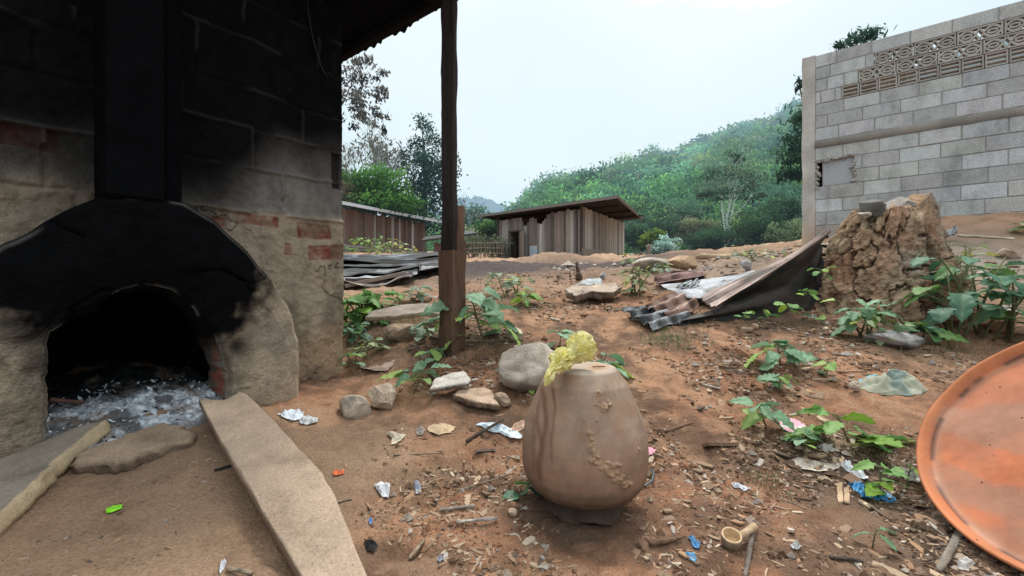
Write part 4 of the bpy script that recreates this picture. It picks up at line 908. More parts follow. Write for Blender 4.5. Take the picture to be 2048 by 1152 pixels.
b = MB(); b.box(B3(x_p/2, -.15-1.5, 1.6), ax3, am3, Z, .075, 1.5, 1.42, (.4,.4,.4)); b.box(B3(Lw-.08, -.15-1.5, 1.6), ax3, am3, Z, .075, 1.5, 1.42, (.4,.4,.4)); b.build('return_wall', MC, bld)

# ================================================================ plank huts
MW2 = mat('weathered_plank', (.95,.95,.95), (.5,.48,.47), rough=.9, sc=3, stretch=(5,5,.6), amt=.5, bump=.4, bsc=30, vcol=True, fine=22, spec=.15)
MR = mat('hut_roof_iron', (.95,.95,.95), (.6,.58,.56), rough=.55, sc=1.2, amt=.5, bump=.1, vcol=True, metal=.3)
def planks(bm, f3, s0, s1, zb, zt, seed, cols, skip=None, wmin=.12, wmax=.26, n_=0):
    """board wall: f3(s, n, z) places it"""
    r_ = np.random.default_rng(seed); s = s0
    a3 = f3(1, 0, 0)-f3(0, 0, 0); b3 = f3(0, 1, 0)-f3(0, 0, 0)
    while s < s1-.03:
        wd = min(r_.uniform(wmin, wmax), s1-s); col = np.array(cols[r_.integers(len(cols))])*r_.uniform(.7, 1.2)
        top_ = zt(s+wd/2) if callable(zt) else zt; bot_ = zb(s+wd/2) if callable(zb) else zb
        top_ += r_.uniform(-.10, .02); bot_ += r_.uniform(-.06, .03)
        segs = [(bot_, top_)]
        if skip:
            for k0, k1, q0, q1 in skip:
                if s+wd/2 > k0 and s+wd/2 < k1: segs = [(a, e) for a, e in ((bot_, min(q0, top_)), (q1, top_)) if e-a > .05]
        for a, e in segs: bm.box(f3(s+wd/2, n_+r_.uniform(-.012,.012), (a+e)/2), a3, b3, Z, wd/2-.006, .012, (e-a)/2, col)
        s += wd
PC = [(.24,.21,.19),(.33,.30,.275),(.13,.11,.10),(.46,.43,.395),(.25,.20,.175),(.17,.15,.14),(.36,.32,.27)]
PC2 = [(.45,.405,.355),(.34,.30,.26),(.52,.47,.42),(.30,.255,.22),(.42,.35,.275),(.22,.185,.165)]  # side-wall tones lighter than PC: the lit and eave-shaded faces are painted in
# main hut
hd = 22.0; HA = P(1162,516,hd); hu = np.array([-.77,.637,0]); hv = np.array([.637,.77,0])
def HF(s, n, z): s, n, z = np.broadcast_arrays(np.asarray(s, float), np.asarray(n, float), np.asarray(z, float)); return HA*np.array([1,1,0])+s[...,None]*hu+n[...,None]*(-hv)+z[...,None]*Z
def HV(s, n, z): s, n, z = np.broadcast_arrays(np.asarray(s, float), np.asarray(n, float), np.asarray(z, float)); return HA*np.array([1,1,0])+s[...,None]*hv+n[...,None]*(-hu)+z[...,None]*Z
zb_, zt_ = HA[2]-.05, (HZ-409)/F*hd; L1, L2 = 5.7, 5.1
hut = thing('plank_hut', 'weathered wooden plank hut with an open doorway and low tin roof on the bank', 'hut', HF(2.8, -2.5, zb_))
def hpx(px): r = (px-CX)/F; return (r*hd-HA[0])/(hu[0]-r*hu[1])
dr0, dr1 = hpx(1039), hpx(1020); zd = zb_+1.75
b = MB(); planks(b, HF, 0, L1, zb_-.15, lambda s: zt_-.15-.02*s-(.55*np.exp(-((s-2.55)/.35)**2)+.5*np.exp(-((s-3.6)/.3)**2)), 2, PC, [(dr0, dr1, zb_-.2, zd)]); b.build('front_wall', MW2, hut)
b = MB(); planks(b, HV, .02, L2, lambda s: zb_+.35-.03*s, lambda s: zt_-.05-.06*s, 3, PC2, None, .16, .3); b.build('side_wall', MW2, hut)
b = MB(); planks(b, lambda s, n, z: HF(s, n-L2, z), 0, L1, zb_-.1, zt_-.75, 8, PC, [(2.3, 4.8, zb_+.3, zb_+1.7)]); planks(b, lambda s, n, z: HV(s, n-L1, z), 0, L2, zb_-.1, zt_-.7, 9, PC); b.build('rear_wall', MW2, hut)
b = MB(); b.box(HV(1.3, .03, zb_+.17), hv, hu, Z, 1.35, .02, .17, (.36,.30,.24)); b.box(HV(1.25, .045, zb_+.43), hv, hu, Z, 1.25, .02, .14, (.34,.29,.24)); b.build('base_board', MW2, hut)
do_ = MB(); pa = HF(dr0, .02, 0); ang_ = hu*.55-hv*.83; ang_ /= np.linalg.norm(ang_)
ang_ = -hu*.90-hv*.44; ang_ /= np.linalg.norm(ang_); an2 = np.cross(ang_, Z)
for k in range(3): do_.box(pa+ang_*(.11+.2*k)+Z*(zb_+.86), ang_, an2, Z, .095, .015, .86, np.array([.26,.20,.165])*(.9+.1*k))
for z in (zb_+.08, zb_+.9, zb_+1.68): do_.box(pa+ang_*.31-an2*.022+Z*z, ang_, an2, Z, .32, .012, .05, (.21,.16,.13))
do_.build('door', MW2, hut)
b = MB()
for s in (dr0-.04, dr1+.04): b.box(HF(s, .02, zb_+.85), hu, hv, Z, .04, .03, .92, (.08,.06,.05))
b.box(HF((dr0+dr1)/2, .02, zd+.03), hu, hv, Z, (dr1-dr0)/2+.08, .03, .04, (.09,.07,.06)); b.build('door_frame', MW2, hut)
b = MB(); s0, s1 = hpx(1076), hpx(1060); xs = np.linspace(s0, s1, 40); b.add(np.concatenate([HF(xs, .035+.012*np.sin(xs*60), zb_+.0), HF(xs, .035+.012*np.sin(xs*60), zb_+.85)]), [[i, i+1, 41+i, 40+i] for i in range(39)], (.38,.44,.50)); b.build('tin_patch', MR, hut)
# roof: high along the front, falling to the back
def roofpt(s, n, dz=0.0): return HF(s, n, zt_+.20+.03*n*0+ .165*(n)*1.0+dz)
rs, rn_ = np.linspace(-2.0, L1+1.3, 330), np.linspace(.85, -(L2+1.2), 14)
rn_ = np.linspace(.6, -5.5, 14); RS, RN = np.meshgrid(rs, rn_); q_ = (.6-RN)/6.1; RS = lerp(RS, np.interp(RS, [-2.0, L1+1.3], [-1.0, L1+1.3]), q_)-.3*(1-q_)*sst(0, -2.0, RS)
zz = np.sin(RS*2*pi/.16)*.018; rfz = zt_+.08+.035*(RN-.6)
rv = HF(RS, RN, rfz+zz+.02*fbm(RS*.6, RN, 3)).reshape(-1,3); ru = HF(RS, RN, rfz-.045).reshape(-1,3)
mk('roof_shade_sheet', ru, gridf(14, 330), MW2, hut, cols=np.tile(np.array([[.045,.036,.032]]), (len(ru),1)))  # extra near-black sheet; the shade under the roof is put into its colour
mk('roof', rv, gridf(14, 330), MR, hut, cols=np.tile(np.array([[.20,.205,.22]]), (len(rv),1))*(1+.4*fbm(RS*1.2, RN*1.2, 5, 3)).reshape(-1,1))
b = MB(); zr_ = lambda n: zt_+.035*(n-.6)-.06
b.box(HF((L1+1.2-2.3)/2, .61, zr_(.6)+.06), hu, hv, Z, (L1+3.5)/2, .02, .07, (.20,.18,.17)); 
e0, e1 = HF(-2.32, .63, zr_(.6)+.06), HF(-1.02, -5.5, zr_(-5.5)+.06); t = (e1-e0)/np.linalg.norm(e1-e0); b.box((e0+e1)/2, t, hu, np.cross(t, hu), np.linalg.norm(e1-e0)/2, .02, .08, (.16,.125,.11))
b.build('fascia', MW2, hut)
b = MB()
for n_ in (.3, -1.2, -2.7, -4.2): b.box(HF(L1/2-.35, n_, zr_(n_)+.02), hu, hv, Z, L1/2+1.2, .04, .05, (.05,.042,.04))
for s in (0, L1): b.box(HF(s, -.02, (zb_+zt_)/2), hu, hv, Z, .06, .06, (zt_-zb_)/2+.05, (.09,.07,.06))
b.build('timber_frame', MW2, hut)
# hut behind the kiln wall
gd = 24.0; GA = P(690,488,gd); gu = np.array([.51,.86,0]); gv = np.array([.86,-.51,0])
def GF(s, n, z): s, n, z = np.broadcast_arrays(np.asarray(s, float), np.asarray(n, float), np.asarray(z, float)); return GA*np.array([1,1,0])+s[...,None]*gu+n[...,None]*gv+z[...,None]*Z
gzb, gzt = GA[2], (HZ-417)/F*gd; GL = 6.5
h2 = thing('plank_hut', 'dark stilted plank hut with a pale tin roof edge behind the scrap roofing pile', 'hut', GF(3, -1.5, gzb-.5))
b = MB(); planks(b, GF, -3.0, GL, gzb-.02, gzt, 5, [(.19,.13,.115),(.15,.11,.10),(.22,.155,.135),(.42,.39,.375),(.17,.11,.095),(.15,.105,.09)], None, .10, .3); planks(b, lambda s, n, z: GA*np.array([1,1,0])+gu*GL-gv*s+gu*n+Z*z, 0, 3.0, gzb, gzt-.1, 6, PC); b.build('plank_wall', MW2, h2)
rs, rn_ = np.linspace(-3.2, GL+1.6, 200), np.array([.65, .2, -1.5, -3.6]); RS, RN = np.meshgrid(rs, rn_)
mk('roof', HF(0,0,0)*0+GF(RS, RN, gzt+.22-.20*(RN-.65)).reshape(-1,3), gridf(4, 200), MR, h2, cols=np.tile(np.array([[.62,.63,.66]]), (800,1)))
b = MB(); b.box(GF(GL/2-.8, .64, gzt+.15), gu, gv, Z, GL/2+2.4, .015, .09, (.66,.66,.70)); b.build('eave_strip', MR, h2)
b = MB(); b.box(GF(GL/2-1.5, .0, gzb-.10), gu, gv, Z, GL/2+1.5, .08, .07, (.33,.30,.26))
b.box(GF(GL/2-1.5, .05, gzb-.28), gu, gv, Z, GL/2+1.5, .05, .03, (.30,.28,.24)); b.build('sill_beam', MW2, h2)
for s in (-.1, 1.2, 2.6, 4.0, 5.3, 6.4): b = MB(); b.box(GF(s, -.05, gzb-.5), gu, gv, Z, .07, .07, .5, (.30,.27,.23)); b.build('stilt', MW2, h2)
# small hut half hidden by the post
kd = 17.0; KA = P(868,505,kd)
h3 = thing('small_hut', 'tiny hut with a black lean-to roof half hidden behind the wooden post', 'hut', KA)
b = MB(); kt = (HZ-482)/F*kd; planks(b, lambda s, n, z: KA*np.array([1,1,0])+np.asarray(s)[...,None]*X+np.asarray(n)[...,None]*Y+np.asarray(z)[...,None]*Z, 0, 1.3, KA[2]-.2, kt, 4, [(.19,.125,.11),(.16,.10,.09)], None, .2, .35); planks(b, lambda s, n, z: KA*np.array([1,1,0])+np.asarray(s)[...,None]*Y+np.asarray(n)[...,None]*X+np.asarray(z)[...,None]*Z, 0, 1.2, KA[2]-.2, kt, 4, PC); b.build('plank_wall', MW2, h3)
p = [P(842,483,kd-.5), P(953,468,kd-.3), P(940,464,kd+1.8), P(850,476,kd+1.8)]
b = MB(); b.add([q+Z*.05 for q in p]+[q-Z*.03 for q in p], [[0,1,2,3],[4,7,6,5],[0,4,5,1],[1,5,6,2],[2,6,7,3],[3,7,4,0]], (.05,.047,.045)); b.build('roof', MR, h3)
# low dark roof beyond the bank
q = [P(1385,502,16.5), P(1402,497,17.5), P(1500,484,17.5), P(1545,496,17.2), P(1440,503,15.8)]
low = thing('low_roof_shed', 'low shed with a black sheet roof just showing above the rubble bank', 'shed', P(1460,506,17))
b = MB(); rl, rr2, rc = P(1395,504,17.0), P(1545,498,17.2), P(1502,485,18.2); rl2 = P(1440,490,19.5)
bk = [P(1398,500,17.0), P(1502,485.5,17.0), P(1544,497,17.0)]; ft = [p_+np.array([.0,2.2,-.1]) for p_ in bk]
b.add(bk+ft+[q_-Z*.07 for q_ in bk], [[0,1,4,3],[1,2,5,4],[0,6,7,1],[1,7,8,2]], (.035,.036,.04)); b.build('roof', MR, low)
b = MB(); z0 = bk[0][2]-.9
for q_ in (bk[0], bk[2]): b.box(q_+np.array([.0,.3,-.6]), X, Y, Z, .05, .05, .6, (.1,.08,.07))
b.box((bk[0]+bk[2])/2+np.array([0,1.2,-.55]), X, Y, Z, 1.3, .03, .5, (.04,.037,.035)); b.build('wall', MW2, low)
# bamboo fence between the huts
fn = thing('bamboo_fence', 'thin bamboo stick fence between the small hut and the plank hut', 'fence', P(965,515,21))
MBA = mat('bamboo', (.95,.95,.95), (.5,.5,.5), rough=.8, sc=8, bump=.2, vcol=True); rf = np.random.default_rng(4)
for i in range(26):
    x = lerp(930, 1006, i/25)+rf.uniform(-1,1); h = rf.uniform(30, 42); p0 = P(x, 521, 23.5); b = MB(); b.tube([p0, p0+np.array([rf.normal(0,.04), 0, h/F*23.5])], .018, 5, np.array([.24,.20,.15])*rf.uniform(.6,1.2)); b.build('stake', MBA, fn)
for i, yy in enumerate((486, 497, 507)):
    b = MB(); b.tube([P(928, yy+rf.uniform(-1,1), 23.45), P(968, yy+rf.uniform(-2,2), 23.45), P(1008, yy+rf.uniform(-1,1), 23.45)], .022, 5, (.22,.18,.14)); b.build('rail', MBA, fn)
# ================================================================ trees and shrubs
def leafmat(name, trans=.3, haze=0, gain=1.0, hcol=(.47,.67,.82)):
    """foliage tinted by the colours on the mesh; with haze, mixes in a pale glow painted as mist, stronger with distance and height of the place itself"""
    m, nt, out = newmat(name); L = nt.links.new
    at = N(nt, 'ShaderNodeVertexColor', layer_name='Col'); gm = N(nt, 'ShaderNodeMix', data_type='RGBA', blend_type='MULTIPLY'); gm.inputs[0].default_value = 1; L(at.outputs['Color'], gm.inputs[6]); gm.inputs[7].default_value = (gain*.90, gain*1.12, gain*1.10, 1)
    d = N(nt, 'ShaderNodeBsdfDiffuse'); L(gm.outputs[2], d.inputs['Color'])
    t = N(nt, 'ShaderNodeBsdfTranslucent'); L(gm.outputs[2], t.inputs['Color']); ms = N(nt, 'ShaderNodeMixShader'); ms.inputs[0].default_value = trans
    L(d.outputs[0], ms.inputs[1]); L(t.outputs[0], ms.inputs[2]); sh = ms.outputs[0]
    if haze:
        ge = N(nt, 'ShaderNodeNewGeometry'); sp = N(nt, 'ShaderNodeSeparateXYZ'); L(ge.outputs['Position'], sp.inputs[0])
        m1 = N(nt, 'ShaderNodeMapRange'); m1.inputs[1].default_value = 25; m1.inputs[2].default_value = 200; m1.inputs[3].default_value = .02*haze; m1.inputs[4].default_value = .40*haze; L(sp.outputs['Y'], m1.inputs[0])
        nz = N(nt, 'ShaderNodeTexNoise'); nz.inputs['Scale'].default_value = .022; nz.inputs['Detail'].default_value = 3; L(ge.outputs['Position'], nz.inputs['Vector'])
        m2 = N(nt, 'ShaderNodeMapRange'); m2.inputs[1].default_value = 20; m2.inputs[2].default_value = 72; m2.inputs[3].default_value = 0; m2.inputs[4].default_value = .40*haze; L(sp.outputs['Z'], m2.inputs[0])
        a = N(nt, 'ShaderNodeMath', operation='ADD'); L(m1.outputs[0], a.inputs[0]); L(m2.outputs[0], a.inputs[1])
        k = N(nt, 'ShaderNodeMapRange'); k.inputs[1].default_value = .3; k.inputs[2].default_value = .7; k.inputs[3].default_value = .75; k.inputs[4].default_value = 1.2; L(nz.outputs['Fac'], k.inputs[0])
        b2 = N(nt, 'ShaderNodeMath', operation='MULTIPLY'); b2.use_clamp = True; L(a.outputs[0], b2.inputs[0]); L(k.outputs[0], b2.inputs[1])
        em = N(nt, 'ShaderNodeEmission'); em.inputs[0].default_value = c4(hcol); em.inputs[1].default_value = .78  # haze painted as a pale glow of the surface itself
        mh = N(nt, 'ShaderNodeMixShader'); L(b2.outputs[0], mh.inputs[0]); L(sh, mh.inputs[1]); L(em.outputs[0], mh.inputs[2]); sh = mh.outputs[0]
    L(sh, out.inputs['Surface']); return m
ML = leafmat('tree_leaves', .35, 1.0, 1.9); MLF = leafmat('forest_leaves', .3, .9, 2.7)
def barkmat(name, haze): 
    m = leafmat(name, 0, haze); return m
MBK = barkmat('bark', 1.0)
def leafquads(pos, size, cols, rng, droop=0, aspect=.5, flat=0):
    n = len(pos); a = rng.normal(0, 1, (n, 3)); a[:,2] = a[:,2]*(1-flat)-droop*1.6; a /= np.linalg.norm(a, axis=1)[:,None]
    r_ = rng.normal(0, 1, (n, 3)); b_ = np.cross(a, r_); b_ /= np.linalg.norm(b_, axis=1)[:,None]+1e-9
    s = size*rng.uniform(.6, 1.3, n); a = a*s[:,None]; b_ = b_*(s*aspect)[:,None]
    v = np.stack([pos-a*.5, pos+b_*.5, pos+a*.5, pos-b_*.5], 1).reshape(-1, 3)
    return v, np.arange(4*n).reshape(n, 4), np.repeat(cols, 4, axis=0)
def clumpcloud(blobs, n, rng, colA, colB, csz=.35, ncl=60, shell=.55):
    """leaf positions gathered in clumps inside ellipsoid blobs; shading painted into the clump colours, light above, dark below"""
    wts = np.array([b[3]*b[4]*b[5] for b in blobs])**.67; wts /= wts.sum(); pos = []; col = []
    for b_, wt in zip(blobs, wts):
        c = np.array(b_[:3]); r_ = np.array(b_[3:6]); m = max(3, int(ncl*wt)); k = max(1, int(n*wt/m))
        d = rng.normal(0, 1, (m, 3)); d /= np.linalg.norm(d, axis=1)[:,None]; rad = rng.uniform(0, 1, m)**.33*(1-shell)+shell*rng.uniform(.8, 1.05, m)
        cc = d*rad[:,None]; base = rng.uniform(0, 1, m)
        for j in range(m):
            q = rng.normal(0, csz, (k, 3))*np.array([1,1,.7]); pp = c+(cc[j]+q/1)*r_
            sh = np.clip(.50+.50*cc[j,2]+.25*q[:,2]/csz*.6+.30*(base[j]-.5)+rng.normal(0, .10, k), .10, 1.25)  # lit tops and shaded undersides put into the leaf colours
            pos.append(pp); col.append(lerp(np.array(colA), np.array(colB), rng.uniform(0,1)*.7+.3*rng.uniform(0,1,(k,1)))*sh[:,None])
    return np.concatenate(pos), np.concatenate(col)
def branches(bm, p, d, ln, r, depth, rng, col, tips, spread=.6, up=.15, nch=(2,3), keep=.72):
    k = 5; pts = [p]; dd = d.copy()
    for i in range(k): dd = dd+rng.normal(0, .09, 3)+np.array([0,0,up*.15]); dd /= np.linalg.norm(dd); pts.append(pts[-1]+dd*ln/k)
    bm.tube(pts, np.linspace(r, r*.62, k+1), 7 if depth > 2 else 5 if depth > 0 else 4, np.array(col)*rng.uniform(.85, 1.1))
    if depth == 0: tips.append(pts[-1]); return
    for j in range(rng.integers(nch[0], nch[1]+1)):
        nd = dd+rng.normal(0, spread, 3)+np.array([0,0,up]); nd /= np.linalg.norm(nd); branches(bm, pts[-1] if j < 2 else pts[3], nd, ln*rng.uniform(keep-.12, keep+.08), r*.60, depth-1, rng, col, tips, spread, up, nch, keep)
def tree(name, label, base, h, tr, blobs, n, lsz, colA, colB, seed, barkc=(.20,.17,.14), trunk_top=.6, ncl=60, droop=0, csz=.33, cat='tree', group=None, aspect=.5, lean=0, nbr=6, shell=.55):
    rng = np.random.default_rng(seed); t = thing(name, label, cat, base, group); base = np.array(base, float)
    bm = MB(); pts = [base-np.array([0,0,.3])]
    for i in range(1, 8): pts.append(base+np.array([lean*i/7+rng.normal(0, h*.006), rng.normal(0, h*.006), h*trunk_top*i/7]))
    bm.tube(pts, np.linspace(tr, tr*.45, 8), 9, barkc)
    for j in range(nbr):
        i = rng.integers(3, 8); b_ = blobs[rng.integers(len(blobs))]; e = np.array(b_[:3])+rng.normal(0, .4, 3)*np.array(b_[3:6]); s = pts[i]
        mid = (s+e)/2+np.array([0,0,-.05*h])*rng.uniform(0, 1); q = [s, lerp(s, mid, .5)+rng.normal(0, .02*h, 3), mid, lerp(mid, e, .5)+rng.normal(0, .015*h, 3), e]; bm.tube(q, np.linspace(tr*.4, tr*.08, 5), 5, barkc)
    bm.build('trunk', MBK, t, smooth=True)
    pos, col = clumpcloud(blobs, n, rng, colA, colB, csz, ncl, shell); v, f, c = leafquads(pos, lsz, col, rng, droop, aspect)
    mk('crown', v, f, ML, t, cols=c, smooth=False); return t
def blob(px, py, rpx, rpy, d, ry=None):
    p = P(px, py, d); return (p[0], p[1], p[2], rpx/F*d, (ry or rpx)/F*d, rpy/F*d)
# pale bare tree with brown hanging leaves
def baretree(name, label, base, h, seed, col, nleaf, lcol, lsz, depth=4, ln=.3, r=.012, spread=.5, hang=.9, stems=((0,0,1),), group=None, blobs=None, up=.25):
    rng = np.random.default_rng(seed); t = thing(name, label, 'tree', base, group); bm = MB(); tips = []
    for sd_ in stems:
        d = np.array(sd_, float)+rng.normal(0,.04,3); d /= np.linalg.norm(d); branches(bm, np.array(base, float)-np.array([0,0,.2]), d, h*ln, h*r, depth, rng, col, tips, spread, up)
    bm.build('trunk', MBK, t, smooth=True); tips = np.array(tips)
    if nleaf:
        pos = tips[rng.integers(0, len(tips), nleaf)]+rng.normal(0, h*.022, (nleaf, 3)); cols = np.array(lcol)*rng.uniform(.6, 1.3, (nleaf, 1))
        if blobs: q, c2 = clumpcloud(blobs, nleaf*2, rng, lcol, tuple(x*1.5 for x in lcol), .16, 50, .2); pos = np.concatenate([pos, q]); cols = np.concatenate([cols, c2])
        v, f, c = leafquads(pos, lsz, cols, rng, hang, .38); mk('crown', v, f, ML, t, cols=c, smooth=False)
    return t
def bz(px, d, dz=0): p = P(px, 500, d); return np.array([p[0], d, float(g(p[0], d))-dz])
baretree('bare_tree', 'pale half-bare tree with drooping brown leaves beside the kiln wall', bz(732, 30), 11.5, 21, (.46,.42,.38), 900, (.10,.075,.065), .34, 6, .25, .015, .40, .9, ((-.12,0,1),(.16,.1,1),(.02,0,1)), blobs=[blob(700,150,60,40,30), blob(740,135,34,22,30), blob(705,215,36,42,30), blob(765,215,22,50,30), blob(745,230,40,26,30)])
baretree('bare_tree', 'thin leafless tree with sparse brown leaves between two leafy trees behind the huts', bz(778, 29), 6.6, 23, (.22,.20,.17), 260, (.10,.11,.07), .2, 4, .30, .010, .45, .4)
baretree('bare_tree', 'small bare twiggy tree showing just beyond the upper wooden post', bz(936, 33), 6.8, 29, (.26,.26,.26), 160, (.10,.11,.10), .14, 5, .26, .009, .5, .3, ((.15,0,1),(-.1,0,1)))
GA_, GB_ = (.030,.055,.030), (.065,.10,.050)
tree('tall_tree', 'tall dark evergreen tree with a narrow uneven crown behind the wooden post', bz(848, 32), 13, .22, [blob(845,262,24,28,32), blob(820,310,20,34,32), blob(862,300,32,30,32), blob(850,345,52,36,32), blob(872,385,40,40,32), blob(838,400,42,36,32), blob(885,330,30,30,32), blob(860,430,60,40,32)], 8000, .24, (.026,.05,.040), (.055,.085,.065), 31, ncl=150, csz=.28, shell=.4, nbr=12)
tree('leafy_tree', 'bright green bushy tree rising behind the stilted plank hut', bz(765, 28), 6, .2, [blob(770,385,48,42,28), blob(735,375,42,38,28), blob(805,410,34,30,28), blob(700,395,40,42,28), blob(770,420,70,28,28)], 9000, .26, (.035,.085,.020), (.105,.185,.040), 33, ncl=130, csz=.26)
tree('shrub', 'reddish-brown dry shrub between the kiln wall and the bright green tree', bz(705, 26.5), 3.6, .06, [blob(702,395,26,24,26.5)], 1300, .16, (.10,.055,.04), (.15,.09,.06), 35, ncl=25, cat='shrub', barkc=(.2,.13,.1))
tree('leafy_tree', 'yellow-green small tree behind the bamboo fence near the plank hut', bz(985, 27.5), 3.5, .08, [blob(988,462,24,20,27.5), blob(965,470,24,22,27.5), blob(1000,480,26,22,27.5)], 3000, .2, (.05,.09,.035), (.12,.17,.05), 37, ncl=60)
tree('shrub', 'dull straw-coloured undergrowth shrub along the bamboo fence', bz(950, 25), 2, .05, [blob(948,492,22,24,25), blob(985,495,30,22,25), blob(930,485,20,26,25)], 3000, .15, (.13,.12,.07), (.25,.23,.15), 38, ncl=50, cat='shrub')
tree('leafy_tree', 'hazy round tree in front of the distant hill beyond the small hut', bz(955, 40), 6, .12, [blob(952,438,26,22,40), blob(925,455,30,26,40), blob(975,450,26,20,40)], 2600, .28, (.045,.075,.05), (.08,.12,.07), 39, ncl=50)
# tall pale-trunked tree in front of the hillside
baretrunk = bz(1450, 36)
t = tree('tall_tree', 'tall airy tree with a forked pale trunk in front of the forested hillside', baretrunk, 9.5, .13, [blob(1468,300,34,26,36), blob(1440,335,40,26,36), blob(1495,335,36,30,36), blob(1465,360,58,26,36), blob(1425,375,32,22,36), blob(1505,385,26,20,36), blob(1455,385,46,14,36), blob(1410,385,20,12,36)], 7500, .19, (.115,.165,.10), (.20,.25,.155), 41, (.58,.54,.48), .80, ncl=170, csz=.20, shell=.35, nbr=22, lean=.6)
rng_ = np.random.default_rng(6); bm = MB(); b0 = np.array(baretrunk); 
for e, rr_ in ((P(1475,340,36), .11), (P(1440,350,36.2), .10), (P(1505,440,36), .05)):
    s = b0+np.array([.12,0,1.2]); m = lerp(s, e, .5)+np.array([.15 if rr_ > .1 else -.1, 0, .1]); bm.tube([b0-np.array([0,0,.2]), s, m, e], [rr_*1.3, rr_, rr_*.7, rr_*.25], 8, (.60,.56,.50))
bm.build('limb', MBK, t, smooth=True)
# big dark tree behind the block building
mp_ = bz(1700, 15.5); mp_[2] = 1.2
tree('mango_tree', 'dark tree with long drooping leaves behind the concrete block building', mp_, 9, .25, [blob(1722,82,34,14,15), blob(1748,92,26,12,15), blob(1698,90,22,12,15), blob(1598,165,8,18,14), blob(1600,290,32,36,14), blob(1590,325,40,30,14), blob(1575,362,22,22,14), blob(1660,250,60,60,15.5), blob(1720,170,70,50,15.5), blob(1600,255,18,26,14)], 6500, .24, (.022,.042,.026), (.05,.085,.05), 43, ncl=170, csz=.26, droop=.75, aspect=.26, shell=.5, nbr=14)
# shrub belt at the foot of the hill
belt = [(1272,460,34,36,33,(.04,.065,.035),(.085,.12,.07),'broad dark green shrub right behind the plank hut gable'),
 (1312,440,50,42,38,(.032,.06,.032),(.075,.11,.06),'large rounded dark shrub between the plank hut and the pale-trunked tree'),
 (1330,486,26,24,30,(.23,.27,.24),(.42,.47,.43),'whitish dusty shrub near the weathered fence stump'),
 (1306,478,22,28,31,(.08,.10,.025),(.16,.18,.04),'small yellow-green shrub near the weathered fence stump'),
 (1385,455,40,34,37,(.11,.10,.055),(.21,.19,.10),'straw-tinted shrub just before the pale-trunked tree'),
 (1410,470,42,34,33,(.03,.058,.03),(.065,.10,.05),'dark green shrub at the foot of the pale-trunked tree'),
 (1490,455,44,40,34,(.045,.072,.028),(.10,.14,.05),'olive shrub beyond the low black-roofed shed'),
 (1540,440,42,46,31,(.03,.06,.03),(.075,.12,.06),'tall dark bush beside the corner column of the block building'),
 (1575,465,34,40,28,(.10,.12,.06),(.20,.21,.12),'pale dry bush close to the foot of the concrete column'),
 (1568,410,36,34,33,(.035,.065,.04),(.08,.13,.07),'leafy bush showing above the pale dry one'),
 (1365,420,44,36,44,(.05,.085,.05),(.10,.15,.085),'mid-green bush on the lower hillside'),
 (1240,430,40,36,44,(.05,.09,.045),(.10,.16,.08),'bright bush on the lower hillside above the plank hut roof end')]
for i, (a, b_, c, d_, dd, c1, c2, l) in enumerate(belt):
    rg = np.random.default_rng(100+i); bl = [blob(a+rg.normal(0,c*.35), b_+rg.normal(0,d_*.25)+4, c*.62, d_*.55, dd) for _ in range(5)]+[blob(a, b_+d_*.45, c*.8, d_*.5, dd)]
    tree('shrub', l, bz(a, dd), 2.2, .06, bl, 3600, .19*dd/33, c1, c2, 200+i, ncl=80, csz=.26, cat='shrub')
# forested hill and far hill
def hillmesh(name, ridge, d0, d1, zbase, colr, drop):
    us = np.linspace(ridge[0][0], ridge[-1][0], 150); ry = np.interp(us, [q[0] for q in ridge], [q[1] for q in ridge]); ts = np.linspace(0, 1, 40)
    UU, TT = np.meshgrid(us, ts); dd = d0+(d1-d0)*TT; zr2 = (HZ-ry-drop)/F*d1
    zz = zbase+(np.maximum(zr2, zbase+.5)-zbase)*(TT**.95)+1.5*fbm(UU*.01, TT*6, 2, 3)*TT
    v = np.stack([(UU-CX)/F*dd, dd, zz], -1); return v, zr2
ridge = [(-300,520),(500,505),(880,490),(985,455),(1030,425),(1060,405),(1095,372),(1130,360),(1200,340),(1280,312),(1360,296),(1450,265),(1530,238),(1600,203),(1700,150),(1850,90),(2048,20),(2700,-190)]
hv_, zrr = hillmesh('hill', ridge, 46, 165, 2.0, None, 33)
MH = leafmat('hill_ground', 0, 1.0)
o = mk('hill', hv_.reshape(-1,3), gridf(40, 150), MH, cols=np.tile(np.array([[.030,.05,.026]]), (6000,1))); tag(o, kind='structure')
fr = [(500,470),(700,440),(880,418),(960,398),(1010,412),(1100,440),(1200,470)]
hv2, _ = hillmesh('far_hill', fr, 170, 330, 2.0, None, 0)
hv2[...,2] += 4*fbm(hv2[...,0]*.05, hv2[...,1]*.01, 4, 4)+2.0*fbm(hv2[...,0]*.25, hv2[...,1]*.03, 4, 3)
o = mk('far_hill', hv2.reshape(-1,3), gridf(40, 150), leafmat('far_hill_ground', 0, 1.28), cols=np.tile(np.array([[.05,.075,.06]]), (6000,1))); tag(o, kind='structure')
rg = np.random.default_rng(77); fp, fc, fs = [], [], []
tint = [((.030,.062,.026),(.070,.125,.045)), ((.045,.085,.025),(.11,.17,.05)), ((.026,.055,.035),(.06,.105,.065)), ((.085,.105,.03),(.18,.19,.06)), ((.035,.075,.04),(.08,.14,.075)), ((.09,.08,.045),(.15,.13,.08))]
nt_ = 0
U_, T_ = hv_.shape[1], hv_.shape[0]
